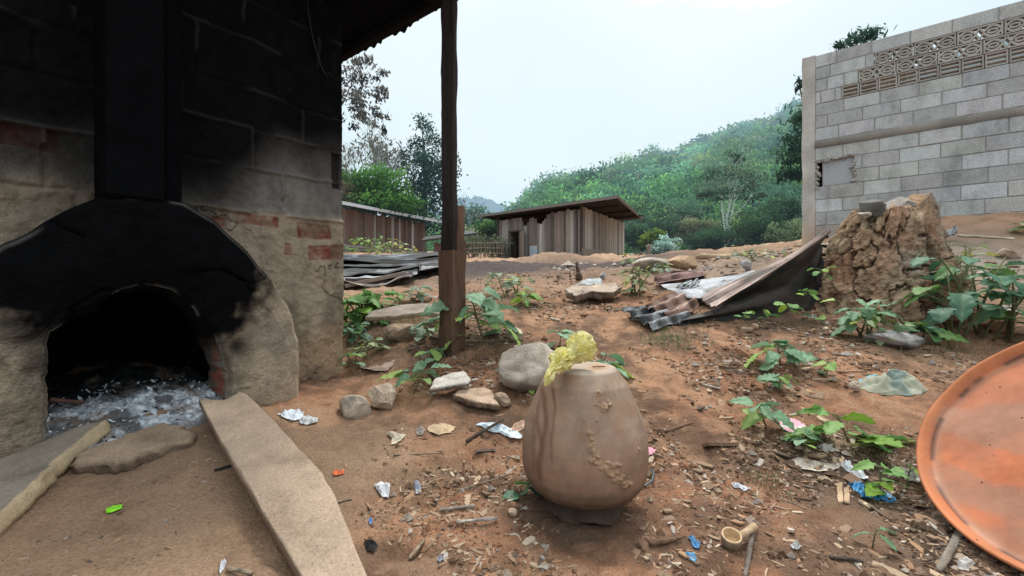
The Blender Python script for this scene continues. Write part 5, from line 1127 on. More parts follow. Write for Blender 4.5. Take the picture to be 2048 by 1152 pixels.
while nt_ < 1500:
    u, t_ = rg.uniform(0, U_-2), rg.uniform(0, 1)**.8*(T_-2); px = lerp(ridge[0][0], ridge[-1][0], u/(U_-1))
    if px < 560 or px > 1720 : continue
    if px > 1640 and rg.random() < .7: continue
    if px < 1055 and (t_ > .22*(T_-2) or rg.random() < .5): continue
    p = hv_[int(t_), int(u)]; d = p[1]; r_ = (rg.uniform(1.5, 3.4) if rg.random() < .75 else rg.uniform(3.2, 4.4))*(.75+.25*d/100); hh_ = r_*rg.uniform(.8, 1.5)
    cA, cB = tint[rg.choice(6, p=[.28,.22,.2,.1,.17,.03])]; nl = int(np.clip(32000/d, 170, 460)*np.clip((r_/2.6)**1.6, .7, 2.4)); br_ = rg.lognormal(0, .33); cA = tuple(q_*br_ for q_ in cA); cB = tuple(q_*br_ for q_ in cB); x = p+np.array([rg.normal(0,1), rg.normal(0,1), 0])
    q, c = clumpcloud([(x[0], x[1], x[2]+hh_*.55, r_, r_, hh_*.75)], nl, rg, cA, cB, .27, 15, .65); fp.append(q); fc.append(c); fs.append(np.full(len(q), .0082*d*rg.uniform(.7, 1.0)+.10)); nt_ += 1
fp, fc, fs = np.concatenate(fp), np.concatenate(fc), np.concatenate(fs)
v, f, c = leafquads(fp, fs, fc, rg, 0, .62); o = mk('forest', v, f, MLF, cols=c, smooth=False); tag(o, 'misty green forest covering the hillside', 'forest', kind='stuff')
# weathered stump posts
log('fence_stump', 'weathered grey stump post standing alone beyond the boulders', 'stump', P(1296,522,13), P(1297,489,13), .085, .075, (.27,.22,.17), 4, jit=.2)
log('fence_stump', 'short dark leaning stump beside the weathered grey stump post', 'stump', P(1272,524,13.2), P(1284,504,13.2), .07, .05, (.15,.12,.095), 9, jit=.2)
log('tree_log', 'long pale debarked log lying across the rubble bank', 'log', P(1394,513,7.0), P(1552,513,7.2), .052, .042, (.56,.42,.28), 3, MSL, .22, 14)
log('tree_log', 'short cut pale log end at the rubble bank beside the long log', 'log', P(1392,512,7.25), P(1425,514,7.2), .058, .055, (.46,.33,.22), 5, MSL, .2, 14)
log('broken_branch', 'dark upright broken stub in the weeds before the plank hut', 'branch', up(1157,560), up(1157,560)+np.array([-.02,0,.22]), .035, .02, (.12,.085,.06), 6, jit=.35)
# ================================================================ weeds
MWD = mat('weed_leaf', (.95,.95,.95), (.6,.66,.6), rough=.55, sc=18, amt=.35, bump=.35, bsc=45, bdist=.004, vcol=True, trans=.28, spec=.35)
MSTM = mat('weed_stem', (.95,.95,.95), (.6,.6,.55), rough=.7, sc=20, bump=.1, vcol=True)
def leafshape(kind, ln, wd, fold, droop, rng, nu=17, nv=9):
    u = np.linspace(0, 1, nu); t = np.linspace(-1, 1, nv)
    if kind == 'lobed':
        w_ = np.interp(u, [0,.05,.16,.24,.34,.44,.54,.64,.74,.86,1], [.02,.45,1.0,.62,1.0,.55,.82,.42,.60,.22,0])
        w_ = w_*(1+.05*np.sin(u*60+rng.uniform(0,6)))
    elif kind == 'round': w_ = np.sqrt(np.clip(1-(2*u-1)**2, 0, 1))
    else: w_ = np.sin(pi*u**.75)**.85
    U, T = np.meshgrid(u, t, indexing='ij'); Wd = (w_*wd/2)[:,None]*T
    y = Wd; x = U*ln-(.10*ln*np.abs(T)*(1-U) if kind == 'lobed' else 0)
    z = fold*np.abs(Wd)-droop*ln*U**1.8+.05*wd*np.sin(np.abs(T)*3+U*24)*(np.abs(T))*.7+.03*ln*fbm(U*3+rng.uniform(0,50), T*2, 0, 2)
    return np.stack([x, y, z], -1).reshape(-1, 3), gridf(nu, nv), U.reshape(-1), T.reshape(-1)
HUES = {'blue': ((.13,.28,.15),(.26,.42,.26)), 'green': ((.11,.27,.07),(.23,.41,.11)), 'pale': ((.24,.31,.15),(.40,.45,.26)), 'dark': ((.05,.15,.085),(.11,.24,.15)), 'grey': ((.22,.31,.21),(.34,.42,.30))}
def weed(label, px, py, hpx, wpx_, nl, lpx, hue='blue', kind='lobed', seed=0, group=None, d=None, base=None, droop=.35, tall=0, lw=.85, name='weed', cat='weed', low=.15):
    rng = np.random.default_rng(1000+seed); b0 = GP(px, py) if base is None else np.array(base, float); d = b0[1]; k = d/F
    t = thing(name, label, cat, b0, group); bm = MB(); lv, lf, lc, nn = [], [], [], 0
    cA, cB = HUES[hue]; nst = max(1, nl//6) if tall else 1; apex = []
    for s in range(nst):
        q = b0+np.array([rng.normal(0,.12)*wpx_*k, rng.normal(0,.08)*wpx_*k, 0]); top = b0+np.array([rng.normal(0,.22)*wpx_*k if nst > 1 else rng.normal(0,.05)*wpx_*k, rng.normal(0,.1)*wpx_*k, hpx*k*(rng.uniform(.7,1) if nst > 1 else .82)])
        pts = [q-np.array([0,0,.01]), lerp(q, top, .35)+rng.normal(0,.03,3)*hpx*k*.5, lerp(q, top, .7)+rng.normal(0,.04,3)*hpx*k*.5, top]; apex.append(resample(np.array(pts), 20))
        bm.tube(pts, np.linspace(1, .5, 4)*min(.0085, max(.0022, .026*hpx*k)), 6, (.14,.16,.07) if hue != 'blue' else (.13,.12,.06))
    for i in range(nl):
        st_ = apex[i % nst]; h = rng.uniform(low, 1)**.8 if nl > 3 else rng.uniform(.6, 1); p0 = st_[int(h*19)]; az = i*2.4+rng.uniform(-.6,.6)
        reach = rng.uniform(.45, 1.0)*wpx_/2*k*(1.12-.45*h)-.35*lpx*k; reach = max(reach, .012); ll = lpx*k*rng.uniform(.65, 1.15)*(1.1-.3*h)
        dr = np.array([cos(az), sin(az)*.85, 0]); p1 = p0+dr*reach+np.array([0,0,reach*rng.uniform(.05,.5)*(1 if h > .4 else .5)]); bm.tube([p0, (p0+p1)/2+np.array([0,0,.1*reach]), p1], [.0024, .0018, .0012], 5, (.16,.20,.08))
        pit = rng.uniform(-.5, .35); D_ = dr*cos(pit)+Z*sin(pit); S_ = np.cross(Z, dr); S_ = S_*cos(.0)+Z*rng.normal(0,.3); S_ /= np.linalg.norm(S_); N_2 = np.cross(D_, S_)
        kd = kind if kind != 'mix' else ('lobed' if rng.random() < .7 else 'oval')
        v, f, U, T = leafshape(kd, ll, ll*lw*rng.uniform(.8,1.1), rng.uniform(.05,.35), droop*rng.uniform(.3,1.3), rng)
        w_ = p1+v[:,0:1]*D_+v[:,1:2]*S_+v[:,2:3]*N_2
        w_[:,2] = np.maximum(w_[:,2], b0[2]+.002)
        c = lerp(np.array(cA), np.array(cB), rng.uniform(0,1))*rng.uniform(.8,1.12); cc = np.tile(c, (len(w_),1)); 
        if rng.random() < .22: cc = cc*np.array([1.5,1.25,.55])
        vein = np.exp(-(T/.10)**2)*.45+.22*np.exp(-((((U-np.abs(T)*.25)*6) % 1-.5)/.09)**2)*(np.abs(T) < .9); cc = lerp(cc, np.array([.34,.42,.22])*np.ones_like(cc), np.clip(vein,0,1)[:,None]*.55)
        lv.append(w_); lf.append(f+nn); lc.append(cc); nn += len(w_)
    bm.build('stem', MSTM, t, smooth=True); mk('foliage', np.concatenate(lv), np.concatenate(lf), MWD, t, cols=np.concatenate(lc)); return t
weed('tall leafy weed with big lobed leaves hugging the foot of the wooden post', 950, 694, 132, 205, 27, 62, 'blue', seed=1, droop=.5)
weed('dense bright green weed clump at the corner of the block wall', 725, 652, 82, 105, 46, 44, 'green', 'mix', 2, tall=1)
weed('dark low leafy weed under the bright clump at the wall corner', 712, 684, 40, 90, 34, 26, 'dark', 'oval', 3)
weed('small weed with three broad leaves growing against the wall foot', 696, 736, 40, 62, 6, 38, 'blue', 'oval', 4)
weed('pale wilted weed tuft between the wall corner and the oval brown stone', 742, 708, 34, 80, 18, 22, 'pale', 'oval', 5)
weed('leafy weed with ribbed round leaves in front of the post foot', 862, 728, 38, 76, 8, 42, 'blue', 'oval', 6)
weed('lobed weed shading the flat pale slate', 845, 782, 52, 120, 10, 52, 'blue', seed=7)
weed('dry grey-green weed heap between the oval stone and the post', 850, 680, 44, 90, 22, 24, 'grey', 'oval', 8)
weed('weed rising behind the grey boulder and the yellow bag', 1115, 698, 46, 76, 6, 46, 'blue', seed=9)
weed('weed with long drooping leaves peeking out beside the jar top', 1212, 752, 58, 100, 8, 56, 'blue', seed=10, droop=.6)
weed('little green leaf sprig in the gap between boulder and jar', 1064, 786, 14, 26, 3, 18, 'blue', 'oval', 11)
weed('drooping weed with wilted leaves pressed beside the jar foot', 1052, 990, 40, 70, 9, 38, 'dark', 'oval', 12)
weed('grey-green weed cluster on the soil bank before the plank hut', 1025, 592, 46, 110, 34, 26, 'grey', 'lobed', 13, tall=1)
weed('green weed cluster growing just past the tall weed at the post', 1055, 612, 34, 60, 14, 30, 'green', seed=14, tall=1)
weed('yellowish succulent-leaved weed bush beside the brown metal sheets', 1270, 590, 58, 62, 46, 17, 'pale', 'oval', 15, tall=1)
weed('small pale weed growing on the smooth boulders', 1322, 545, 24, 52, 20, 15, 'grey', 'oval', 16)
weed('spindly weed at the stone pile next to the plank hut corner', 1252, 528, 26, 40, 14, 13, 'pale', 'oval', 17)
weed('broad lobed seedling on the path, topmost of the three before the stump', 1556, 736, 66, 118, 12, 56, 'blue', seed=18)
weed('small lobed seedling directly below the broad one on the path', 1567, 788, 46, 66, 8, 40, 'blue', seed=19)
weed('wide-leaved seedling nearest the jar among the path weeds', 1517, 856, 62, 100, 11, 48, 'blue', seed=20)
weed('largest umbrella-like seedling among the white litter', 1688, 896, 84, 180, 10, 78, 'green', seed=21, droop=.4)
weed('small drooping seedling over the pinkish crumpled paper', 1602, 904, 44, 74, 8, 38, 'blue', seed=22)
weed('pale green seedling over the torn blue plastic', 1748, 992, 80, 92, 9, 48, 'green', seed=23)
weed('two-leaf blue-green sprout on bare soil near the copper pan', 1746, 1096, 48, 68, 3, 40, 'blue', 'oval', 24, low=.7)
weed('thin upright seedling close to the rim of the copper pan', 1822, 974, 62, 40, 3, 34, 'green', 'oval', 25, low=.7)
weed('lone slender seedling between the path weeds and the stump', 1657, 756, 46, 40, 4, 34, 'blue', seed=26)
weed('bushy prickly weed at the base of the earth stump', 1725, 678, 78, 130, 34, 38, 'blue', 'lobed', 27, tall=1, droop=.5)
weed('yellow-green wilted weed next to the jagged grey rock', 1765, 690, 60, 70, 18, 26, 'pale', 'lobed', 28, tall=1, droop=.6)
weed('tall nightshade weed with large dark lobed leaves beside the stump', 1945, 672, 168, 240, 40, 58, 'dark', 'lobed', 29, tall=1, droop=.45)
weed('blue-green leafy weed spreading behind the copper pan', 2030, 680, 150, 150, 30, 50, 'blue', 'lobed', 30, tall=1)
weed('thin pale-tipped weed stalks with tiny leaves above the nightshade', 1905, 640, 168, 130, 26, 26, 'pale', 'lobed', 31, tall=1, low=.6)
weed('dark lobed weed low at the foot of the nightshade', 1858, 690, 50, 90, 9, 52, 'dark', 'lobed', 32)
weed('straggly yellow-green weed on the earth heap under the block building', 2040, 468, 30, 60, 12, 22, 'pale', 'lobed', 33)
weed('tuft of drab weeds in front of the scrap roofing pile', 838, 604, 38, 60, 16, 26, 'grey', 'lobed', 34)
weed('low green weeds beside the weathered grey board', 795, 606, 24, 52, 12, 20, 'green', 'oval', 35)
weed('pale weeds in the rubble below the concrete column', 1500, 522, 22, 110, 34, 11, 'grey', 'oval', 36, tall=1)
weed('tall thin weeds growing under the stilted plank hut', 738, 512, 46, 90, 60, 11, 'green', 'oval', 37, d=20, base=bz(738, 19), tall=1)
weed('straw-coloured weeds in front of the stilted plank hut', 790, 512, 34, 90, 60, 9, 'pale', 'oval', 38, base=bz(785, 18), tall=1)
for i, (a, b_) in enumerate([(1640,560),(1602,600),(1575,628),(1530,640),(1492,642)]):
    weed(['round-leaved creeper high up against the stump and dark sheet','round-leaved creeper in the middle of the dark hanging sheet','round-leaved creeper low in the shadow of the dark sheet','small round-leaved sprout just in front of the dark sheet','pair of round leaves sprouting by the bent rusty sheet'][i], a, b_, 26, 60 if i < 3 else 40, 5 if i < 3 else 4, 22, 'green', 'round', 60+i, base=P(a, b_, [3.02,3.05,3.0,2.95,2.9][i]), lw=.95)
weed('blue-green two-leaf sprout at the foot of the earth stump', 1632, 650, 26, 38, 3, 26, 'blue', 'oval', 66, low=.6)
# dry grass and moss tufts
def tuft(label, px, py, rpx, n, hpx, hue, seed):
    rng = np.random.default_rng(seed); b0 = GP(px, py); k = b0[1]/F; v = []; f = []; c = []
    for i in range(n):
        x, y = b0[0]+rng.normal(0,.45)*rpx*k, b0[1]+rng.normal(0,.4)*rpx*k; z = float(g(x, y)); h = hpx*k*rng.uniform(.4,1.1); a = rng.uniform(0,2*pi); l = rng.normal(0,.6,2)*h; w_ = .0016
        p = np.array([x,y,z-.002]); m = p+np.array([l[0]*.4,l[1]*.4,h*.7]); e = p+np.array([l[0],l[1],h*rng.uniform(.5,1)]); s = np.array([cos(a),sin(a),0])*w_; j = len(v); v += [p-s,p+s,m+s*.7,m-s*.7,e]; f += [[j,j+1,j+2,j+3],[j+3,j+2,j+4]]; c += [np.array(hue)*rng.uniform(.6,1.3)]*5
    tag(mk('grass', v, f, MWD, loc=b0, cols=c), label, 'grass', kind='stuff')
tuft('short green grass in front of the rusty metal sheets', 1335, 682, 70, 240, 22, (.14,.20,.09), 1)
tuft('dry matted grass tuft on the bare soil between jar and pan', 1530, 960, 60, 300, 10, (.20,.19,.11), 2)
tuft('dry root fibres at the foot of the wooden post', 960, 712, 90, 300, 14, (.20,.15,.09), 3)
tuft('dead weeds and grass along the wall corner', 735, 700, 80, 320, 24, (.17,.17,.08), 4)
tuft('dry stalk litter around the largest seedling', 1740, 910, 150, 420, 14, (.30,.23,.14), 5)
tuft('dead grass along the foot of the nightshade', 1890, 700, 150, 380, 20, (.19,.17,.09), 6)
tuft('sparse green grass beside the oval brown stone', 820, 640, 90, 300, 22, (.13,.19,.07), 7)
tuft('dry weeds on the soil bank before the plank hut', 1040, 600, 150, 360, 22, (.22,.21,.13), 8)
# ================================================================ litter
MPL = mat('thin_plastic', (.95,.95,.95), (.72,.72,.74), rough=.35, sc=30, amt=.4, bump=.5, bsc=90, bdist=.004, vcol=True, trans=.15, spec=.5)
MPA = mat('paper', (.95,.95,.95), (.7,.7,.7), rough=.85, sc=30, amt=.3, bump=.3, bsc=90, bdist=.003, vcol=True)
def scrap(name, label, cat, pxs, col, seed, m=None, lift=.005, crump=.012, col2=None, group=None, fold=3.2):
    """a crumpled sheet lying on the ground, its outline given corner by corner on the ground"""
    pl = np.array([GP(a, b_) for a, b_ in pxs]); rg = np.random.default_rng(seed); nb = 56; ring = resample(np.concatenate([pl, pl[:1]]), nb+1)[:-1]; cen = ring.mean(0); v = []; c = []
    size = np.linalg.norm(ring-cen, axis=1).mean(); nr = 16
    for t in np.linspace(1, .04, nr):
        q = cen+(ring-cen)*t*(1+.05*fbm(np.arange(nb)*.4, seed, 0, 2))[:,None]; zz = g(q[:,0], q[:,1]); n1_ = 1-np.abs(fbm(q[:,0]*fold/size*.35+seed, q[:,1]*fold/size*.35, seed, 3))*2
        q = np.stack([q[:,0], q[:,1], np.maximum(zz, np.median(zz)-.006)+lift+.8*crump*np.clip(n1_+.25, -.2, 1.2)*(.25+.75*sst(1.0, .55, t))], 1); v.append(q)
        k = sst(-.1, .4, fbm(q[:,0]*30+seed, q[:,1]*30, 3, 3))[:,None]; c.append(lerp(np.array(col), np.array(col2 if col2 else tuple(x*.75 for x in col)), k*.8)*np.ones((nb,3)))
    f = [list(x) for x in gridf(nr, nb, True)]+[[(nr-1)*nb+k for k in range(nb)]]
    return tag(mk(name, np.concatenate(v), f, m or MPL, loc=cen, cols=np.concatenate(c)), label, cat, group)
WH, BLP = (.66,.70,.74), (.42,.55,.66)
scrap('plastic_scrap', 'pale blue plastic wrapper half under a dark stick beside the jar', 'plastic scrap', [(950,853),(968,847),(1000,850),(1030,862),(1044,874),(1042,888),(1022,884),(1000,868),(975,864)], (.55,.68,.76), 1, col2=(.68,.76,.80))
log('stick', 'dark flat stick lying across the pale blue wrapper', 'stick', up(932,888,.010), up(1008,848,.022), .007, .006, (.10,.07,.055), 2)
scrap('cardboard_scrap', 'torn pinkish brown card between the blue wrapper and the jar', 'card scrap', [(1002,870),(1030,850),(1050,845),(1050,858),(1030,868)], (.50,.33,.24), 3, MPA)
scrap('dry_leaf', 'large flat tan dry leaf on the soil between kiln plank and jar', 'leaf', [(854,860),(868,850),(890,849),(912,856),(902,868),(878,872),(864,869)], (.55,.41,.26), 4, MPA, crump=.008)
scrap('folded_paper', 'folded dirty cream paper scrap near the tan dry leaf', 'paper', [(772,870),(790,866),(800,872),(812,874),(795,888),(782,892),(784,880)], (.56,.49,.38), 5, MPA, crump=.02)
scrap('dry_leaf', 'grey curled dry leaf between the tan leaf and the folded cream paper', 'leaf', [(832,862),(842,852),(850,862),(846,872),(834,872)], (.32,.28,.25), 33, MPA, crump=.012)
scrap('plastic_scrap', 'bright white crumpled plastic scrap on open soil beside the clay plank', 'plastic scrap', [(748,974),(762,968),(780,972),(779,990),(776,1000),(765,998),(756,988)], (.78,.80,.84), 6, crump=.016)
scrap('plastic_scrap', 'narrow bluish foil wrapper next to the white crumpled scrap', 'plastic scrap', [(828,966),(834,964),(842,976),(841,988),(832,990),(828,980)], (.30,.34,.42), 7, col2=(.5,.56,.68))
scrap('orange_wrapper', 'small orange twisted wrapper beside the clay plank', 'wrapper', [(664,946),(674,944),(678,948),(688,942),(688,950),(678,953),(668,954)], (.90,.20,.06), 8, crump=.008)
scrap('plastic_scrap', 'crinkled white plastic piece near the kiln, the larger of two touching', 'plastic scrap', [(556,828),(580,826),(608,826),(606,840),(585,846),(566,838)], (.72,.78,.85), 9, crump=.02, col2=(.45,.47,.5))
scrap('plastic_scrap', 'clear crinkled plastic piece near the kiln, the smaller of two touching', 'plastic scrap', [(598,842),(615,836),(636,838),(634,848),(615,852),(600,850)], (.60,.62,.64), 10, crump=.018, col2=(.40,.38,.36))
gw = scrap('green_wrapper', 'small lime green candy wrapper on the dusty kiln floor', 'wrapper', [(211,1022),(224,1016),(244,1012),(245,1019),(236,1024),(222,1029),(213,1031)], (.26,.80,.02), 11, crump=.004, col2=(.34,.88,.06))
p0 = GP(228, 1021); b = MB()
for i, (dx, dy, w_) in enumerate([(-.010,0,.003),(-.004,.001,.002),(.002,.002,.003),(.009,.004,.0045),(.013,.002,.003)]): q = ondrop(p0+np.array([dx, dy+dx*.35, 0]))+Z*.0145; b.box(q, (X+Y*.35)/1.06, (Y-X*.35)/1.06, Z, w_*.5, .0016, .0004, (.03,.05,.02))
b.build('printed_mark', MPA, gw)
scrap('plastic_scrap', 'small torn white foil strip in front of the kiln, beside the plank edge', 'plastic scrap', [(438,1148),(441,1132),(449,1122),(453,1130),(448,1142),(441,1153)], (.80,.86,.92), 12)
scrap('blue_chip', 'dark and light blue plastic chip, larger of two lying between jar and ladle', 'plastic chip', [(1374,1078),(1382,1077),(1402,1092),(1398,1101),(1388,1098)], (.10,.30,.58), 13, crump=.012, col2=(.03,.07,.13))
scrap('blue_chip', 'light blue plastic chip, smaller of two lying between jar and ladle', 'plastic chip', [(1367,1110),(1388,1110),(1394,1122),(1388,1128),(1374,1118)], (.16,.42,.72), 14, crump=.008)
scrap('bark_piece', 'long pale grey bark board among the seedlings', 'bark', [(1580,922),(1592,918),(1630,926),(1668,928),(1690,930),(1678,938),(1664,950),(1630,946),(1596,938)], (.58,.53,.45), 15, MST, crump=.012)
scrap('plastic_scrap', 'white crumpled plastic at the end of the pale bark board', 'plastic scrap', [(1682,934),(1692,922),(1702,936),(1722,946),(1738,960),(1728,968),(1712,958),(1694,948)], (.72,.75,.78), 16, crump=.02)
scrap('blue_plastic', 'torn bright blue plastic strips under the pale green seedling', 'plastic sheet', [(1695,962),(1706,966),(1722,976),(1752,986),(1782,992),(1792,1000),(1786,1007),(1762,1004),(1738,1002),(1722,998),(1706,982)], (.03,.27,.56), 17, crump=.02, col2=(.02,.13,.30), fold=12)
scrap('pink_paper', 'pink and white crumpled paper under the small drooping seedling', 'paper', [(1558,846),(1575,840),(1598,842),(1612,858),(1600,872),(1580,868),(1564,858)], (.70,.60,.60), 18, MPA, crump=.012, col2=(.62,.28,.34))
scrap('foil_scrap', 'thin silvery foil sliver on the soil midway between jar and pan', 'foil', [(1462,970),(1478,971),(1504,982),(1490,985),(1470,980)], (.55,.57,.62), 19)
scrap('pink_paper', 'tiny pink scrap peeping out beside the jar belly', 'paper', [(1286,904),(1300,896),(1313,900),(1306,912),(1292,914)], (.72,.36,.44), 20, MPA, crump=.006)
scrap('plastic_scrap', 'dirty white plastic sheet beside the rim of the copper pan', 'plastic scrap', [(1782,930),(1800,938),(1830,948),(1842,960),(1838,972),(1815,968),(1798,952)], (.50,.46,.42), 21, crump=.02)
scrap('plastic_scrap', 'greyish plastic tatter beside the smooth stem of the largest seedling', 'plastic scrap', [(1634,896),(1655,893),(1672,898),(1668,908),(1648,906)], (.52,.50,.46), 22, crump=.014)
scrap('plastic_scrap', 'white bit of litter below the two blue chips towards the pan', 'plastic scrap', [(1580,1094),(1592,1090),(1602,1096),(1598,1104),(1586,1102)], (.70,.72,.72), 23, crump=.014)
scrap('plastic_scrap', 'pale greyish litter scrap under the copper pan edge', 'plastic scrap', [(1912,1126),(1936,1122),(1950,1132),(1936,1146),(1916,1144)], (.55,.52,.48), 24, crump=.014)
scrap('black_charcoal', 'charred black lump on the soil beside the clay plank', 'charcoal', [(728,1082),(748,1084),(756,1096),(748,1110),(734,1106)], (.025,.025,.025), 25, MST, crump=.008)
scrap('plastic_scrap', 'small blue-white foil bit nearest the camera between plank and jar', 'foil', [(874,1122),(884,1116),(888,1122),(880,1130)], (.40,.44,.52), 26, crump=.010)
scrap('blue_chip', 'tiny deep blue plastic chip beside the clay plank', 'plastic chip', [(737,1042),(743,1039),(745,1050),(739,1052)], (.08,.20,.60), 27, crump=.004)
scrap('cardboard_scrap', 'brown crumpled scrap lying at the kiln wall foot below the weeds', 'card scrap', [(715,728),(745,736),(775,732),(790,722),(780,742),(748,748),(725,742)], (.36,.27,.21), 28, MPA, crump=.02)
# dirty bag with blue trim
bz_ = GP(1825, 794); an = np.linspace(0, 2*pi, 90, endpoint=False); v = []; c = []
for i, t in enumerate(np.linspace(1, .02, 34)):
    k = bz_[1]/F; rx, ry = 66*k, .105; ct = np.array([bz_[0], bz_[1]+.115]); wv = 1+.10*fbm(np.cos(an)*2.5, np.sin(an)*2.5, 3, 3)
    x = ct[0]+rx*t*np.cos(an)*wv; y = ct[1]+ry*t*np.sin(an)*wv; rid = 1-np.abs(fbm(x*7+.6*y, y*13, 3, 3))*1.8
    hgt = .062*(1-t**3.0)*(.5+.7*np.clip(rid, -.4, 1))+.008*fbm(x*40, y*40, 2, 2)*(t < .98); v.append(np.stack([x, y, g(x, y)+.003+hgt], 1))
    bl = sst(.0, .25, np.sin(an)*t-.38+.55*fbm(x*12+3, y*12, 8, 3)); cc = np.empty((90,3)); cc[...] = (.34,.345,.26); cc = mixc(cc, (.16,.21,.185), sst(0,.5,fbm(x*14, y*14, 2, 3))); cc = mixc(cc, (.10,.44,.60), np.clip(bl*1.5, 0, .95)); cc = mixc(cc, (.36,.34,.20), .6*sst(.1,.4,fbm(x*8+9, y*8, 4, 2))*(t < .7)); c.append(cc)
dbag = mk('dirty_bag', np.concatenate(v), gridf(34, 90, True), MPA, loc=bz_, cols=np.concatenate(c)); tag(dbag, 'grimy olive and blue plastic bag lying crumpled near the copper pan', 'bag')
# bamboo ladle
lc_ = GP(1462, 1091); lad = thing('ladle', 'small pale bamboo ladle cup with a short handle lying on the soil', 'ladle', lc_)
MLD = mat('pale_bamboo', (.95,.95,.95), (.6,.56,.5), rough=.75, sc=10, amt=.35, bump=.25, vcol=True, fine=70)
k = lc_[1]/F; rc = 18*k; ax_ = np.array([-.12,-.35,1.0]); ax_ /= np.linalg.norm(ax_); u = np.cross(ax_, Y); u /= np.linalg.norm(u); w_ = np.cross(ax_, u); prf = [(0,.004),(.9,.0),(1.0,.004),(1.03,.030),(1.0,.034),(.86,.034),(.82,.028),(.75,.012),(0,.010)]; an = np.linspace(0, 2*pi, 48, endpoint=False)
v = np.concatenate([lc_+Z*.002+rc*a*(np.cos(an)[:,None]*u+np.sin(an)[:,None]*w_)+ax_*b_ for a, b_ in prf]); cols = np.repeat(np.array([(.30,.22,.14)]*3+[(.33,.25,.17)]+[(.62,.46,.28)]*2+[(.60,.42,.24)]*3), 48, axis=0); mk('cup', v, gridf(len(prf), 48, True), MLD, lad, cols=cols)
b = MB(); h0 = lc_+u*rc*1.0+ax_*.022; h0 = P(1474,1080,lc_[1])+Z*.004; h1 = P(1510,1052,lc_[1]+.03); b.tube([h0, lerp(h0,h1,.5), h1], [.010,.0085,.0095], 10, (.52,.38,.24)); b.build('handle', MLD, lad, smooth=True)
log('stick', 'grey split stick lying from the ladle handle towards the camera', 'stick', up(1510,1052,.016), up(1490,1160,.008), .0062, .0058, (.25,.205,.17), 4)
for k_, (pp_, cc_, l_) in enumerate([([(1673,966),(1684,964),(1686,1002),(1675,1003)], (.52,.38,.25), 'pale split wood chunk, first of two lying before the blue plastic'), ([(1687,975),(1697,973),(1699,1004),(1688,1003)], (.46,.33,.22), 'pale split wood chunk, second of two, touching the blue plastic')]):
    A, B, D = GH(*pp_[0], .012), GH(*pp_[1], .012), GH(*pp_[2], .008); slab('wood_chunk', l_, 'wood', plane_pts(A, B, D, pp_), .009, MSL, cc_, 50+k_, side=(.36,.26,.17), jit=.002, warp=.001, bev=.002, nb=48)
log('green_branch', 'green-tinged stick reaching under the rim of the copper pan', 'branch', up(1700,898,.012), up(1832,893,.018), .009, .007, (.22,.23,.08), 7, jit=.25)
log('stick', 'grey weathered stick sloping out from beneath the copper pan', 'stick', up(1928,1056,.012), up(1878,1150,.010), .009, .007, (.33,.28,.23), 8, jit=.25)
log('stick', 'second grey stick under the lower edge of the copper pan', 'stick', up(1962,1066,.01), up(2030,1150,.008), .010, .007, (.24,.20,.17), 9, jit=.25)
log('stick', 'flat grey stick with a chip on it between plank and jar', 'stick', up(878,1025,.008), up(950,1018,.009), .0052, .0052, (.36,.31,.26), 10, jit=.3)
log('stick', 'whitish bone-like stick with a tan end nearest the jar foot', 'stick', up(912,1050,.008), up(996,1042,.009), .0055, .0045, (.50,.45,.40), 11, jit=.3)
log('stick', 'thin tan twig slanting on the soil closest to the camera', 'stick', up(818,1122,.006), up(850,1084,.008), .005, .004, (.40,.31,.22), 12)
log('stick', 'long thin dry stalk reaching from the wilted weed across the soil', 'stalk', up(912,986,.006), up(1030,958,.02), .0032, .0024, (.34,.27,.20), 13)
log('stick', 'long thin grey-brown stick on the soil below the dry leaf', 'stick', up(786,914,.006), up(890,909,.006), .0034, .0024, (.27,.21,.16), 14)
log('bark_piece', 'curled brown bark piece with a pale tip before the blue chips', 'bark', up(1298,1092,.006), up(1364,1082,.010), .009, .005, (.25,.15,.095), 15, jit=.35)
log('stick', 'short weathered stick below the orange wrapper', 'stick', up(670,1008,.004), up(704,1000,.004), .0035, .003, (.45,.37,.27), 16)
log('stick', 'forked pale root sliver near the lone pale wood bit', 'root', up(1560,1000,.006), up(1612,1020,.004), .003, .002, (.46,.37,.28), 17)
log('stick', 'dark burnt stick lying flat near the lower edge between ladle and pan', 'stick', up(1660,1118,.005), up(1726,1126,.005), .0055, .004, (.10,.085,.075), 18)
log('wood_chunk', 'whitish rounded wood bit beside the torn blue plastic', 'wood', up(1720,1008,.008), up(1744,1022,.008), .008, .008, (.56,.46,.33), 19, MSL)
log('stick', 'reddish twig lying on the path between jar and seedlings', 'twig', up(1330,866,.008), up(1388,852,.014), .005, .003, (.22,.13,.09), 20, jit=.3)
log('stick', 'dark twig on the trodden floor beside the clay plank', 'twig', up(428,944,.006), up(475,934,.010), .005, .004, (.06,.05,.045), 21, jit=.35)
log('stick', 'pale twig on the trodden floor near the white foil strip', 'twig', up(455,1142,.006), up(505,1152,.006), .0055, .005, (.36,.28,.20), 22, jit=.3)
# dark wire
p_ = [up(a, b_, h) for a, b_, h in ((1276,976,.006),(1290,978,.010),(1304,972,.016),(1308,958,.020),(1302,946,.016))]
b = MB(); b.tube(resample(np.array(p_), 24), .0035, 7, (.09,.12,.13)); tag(b.build('rubber_strip', MPL, loc=p_[0], smooth=True), 'curved dark rubber strip beside the jar belly', 'strip')
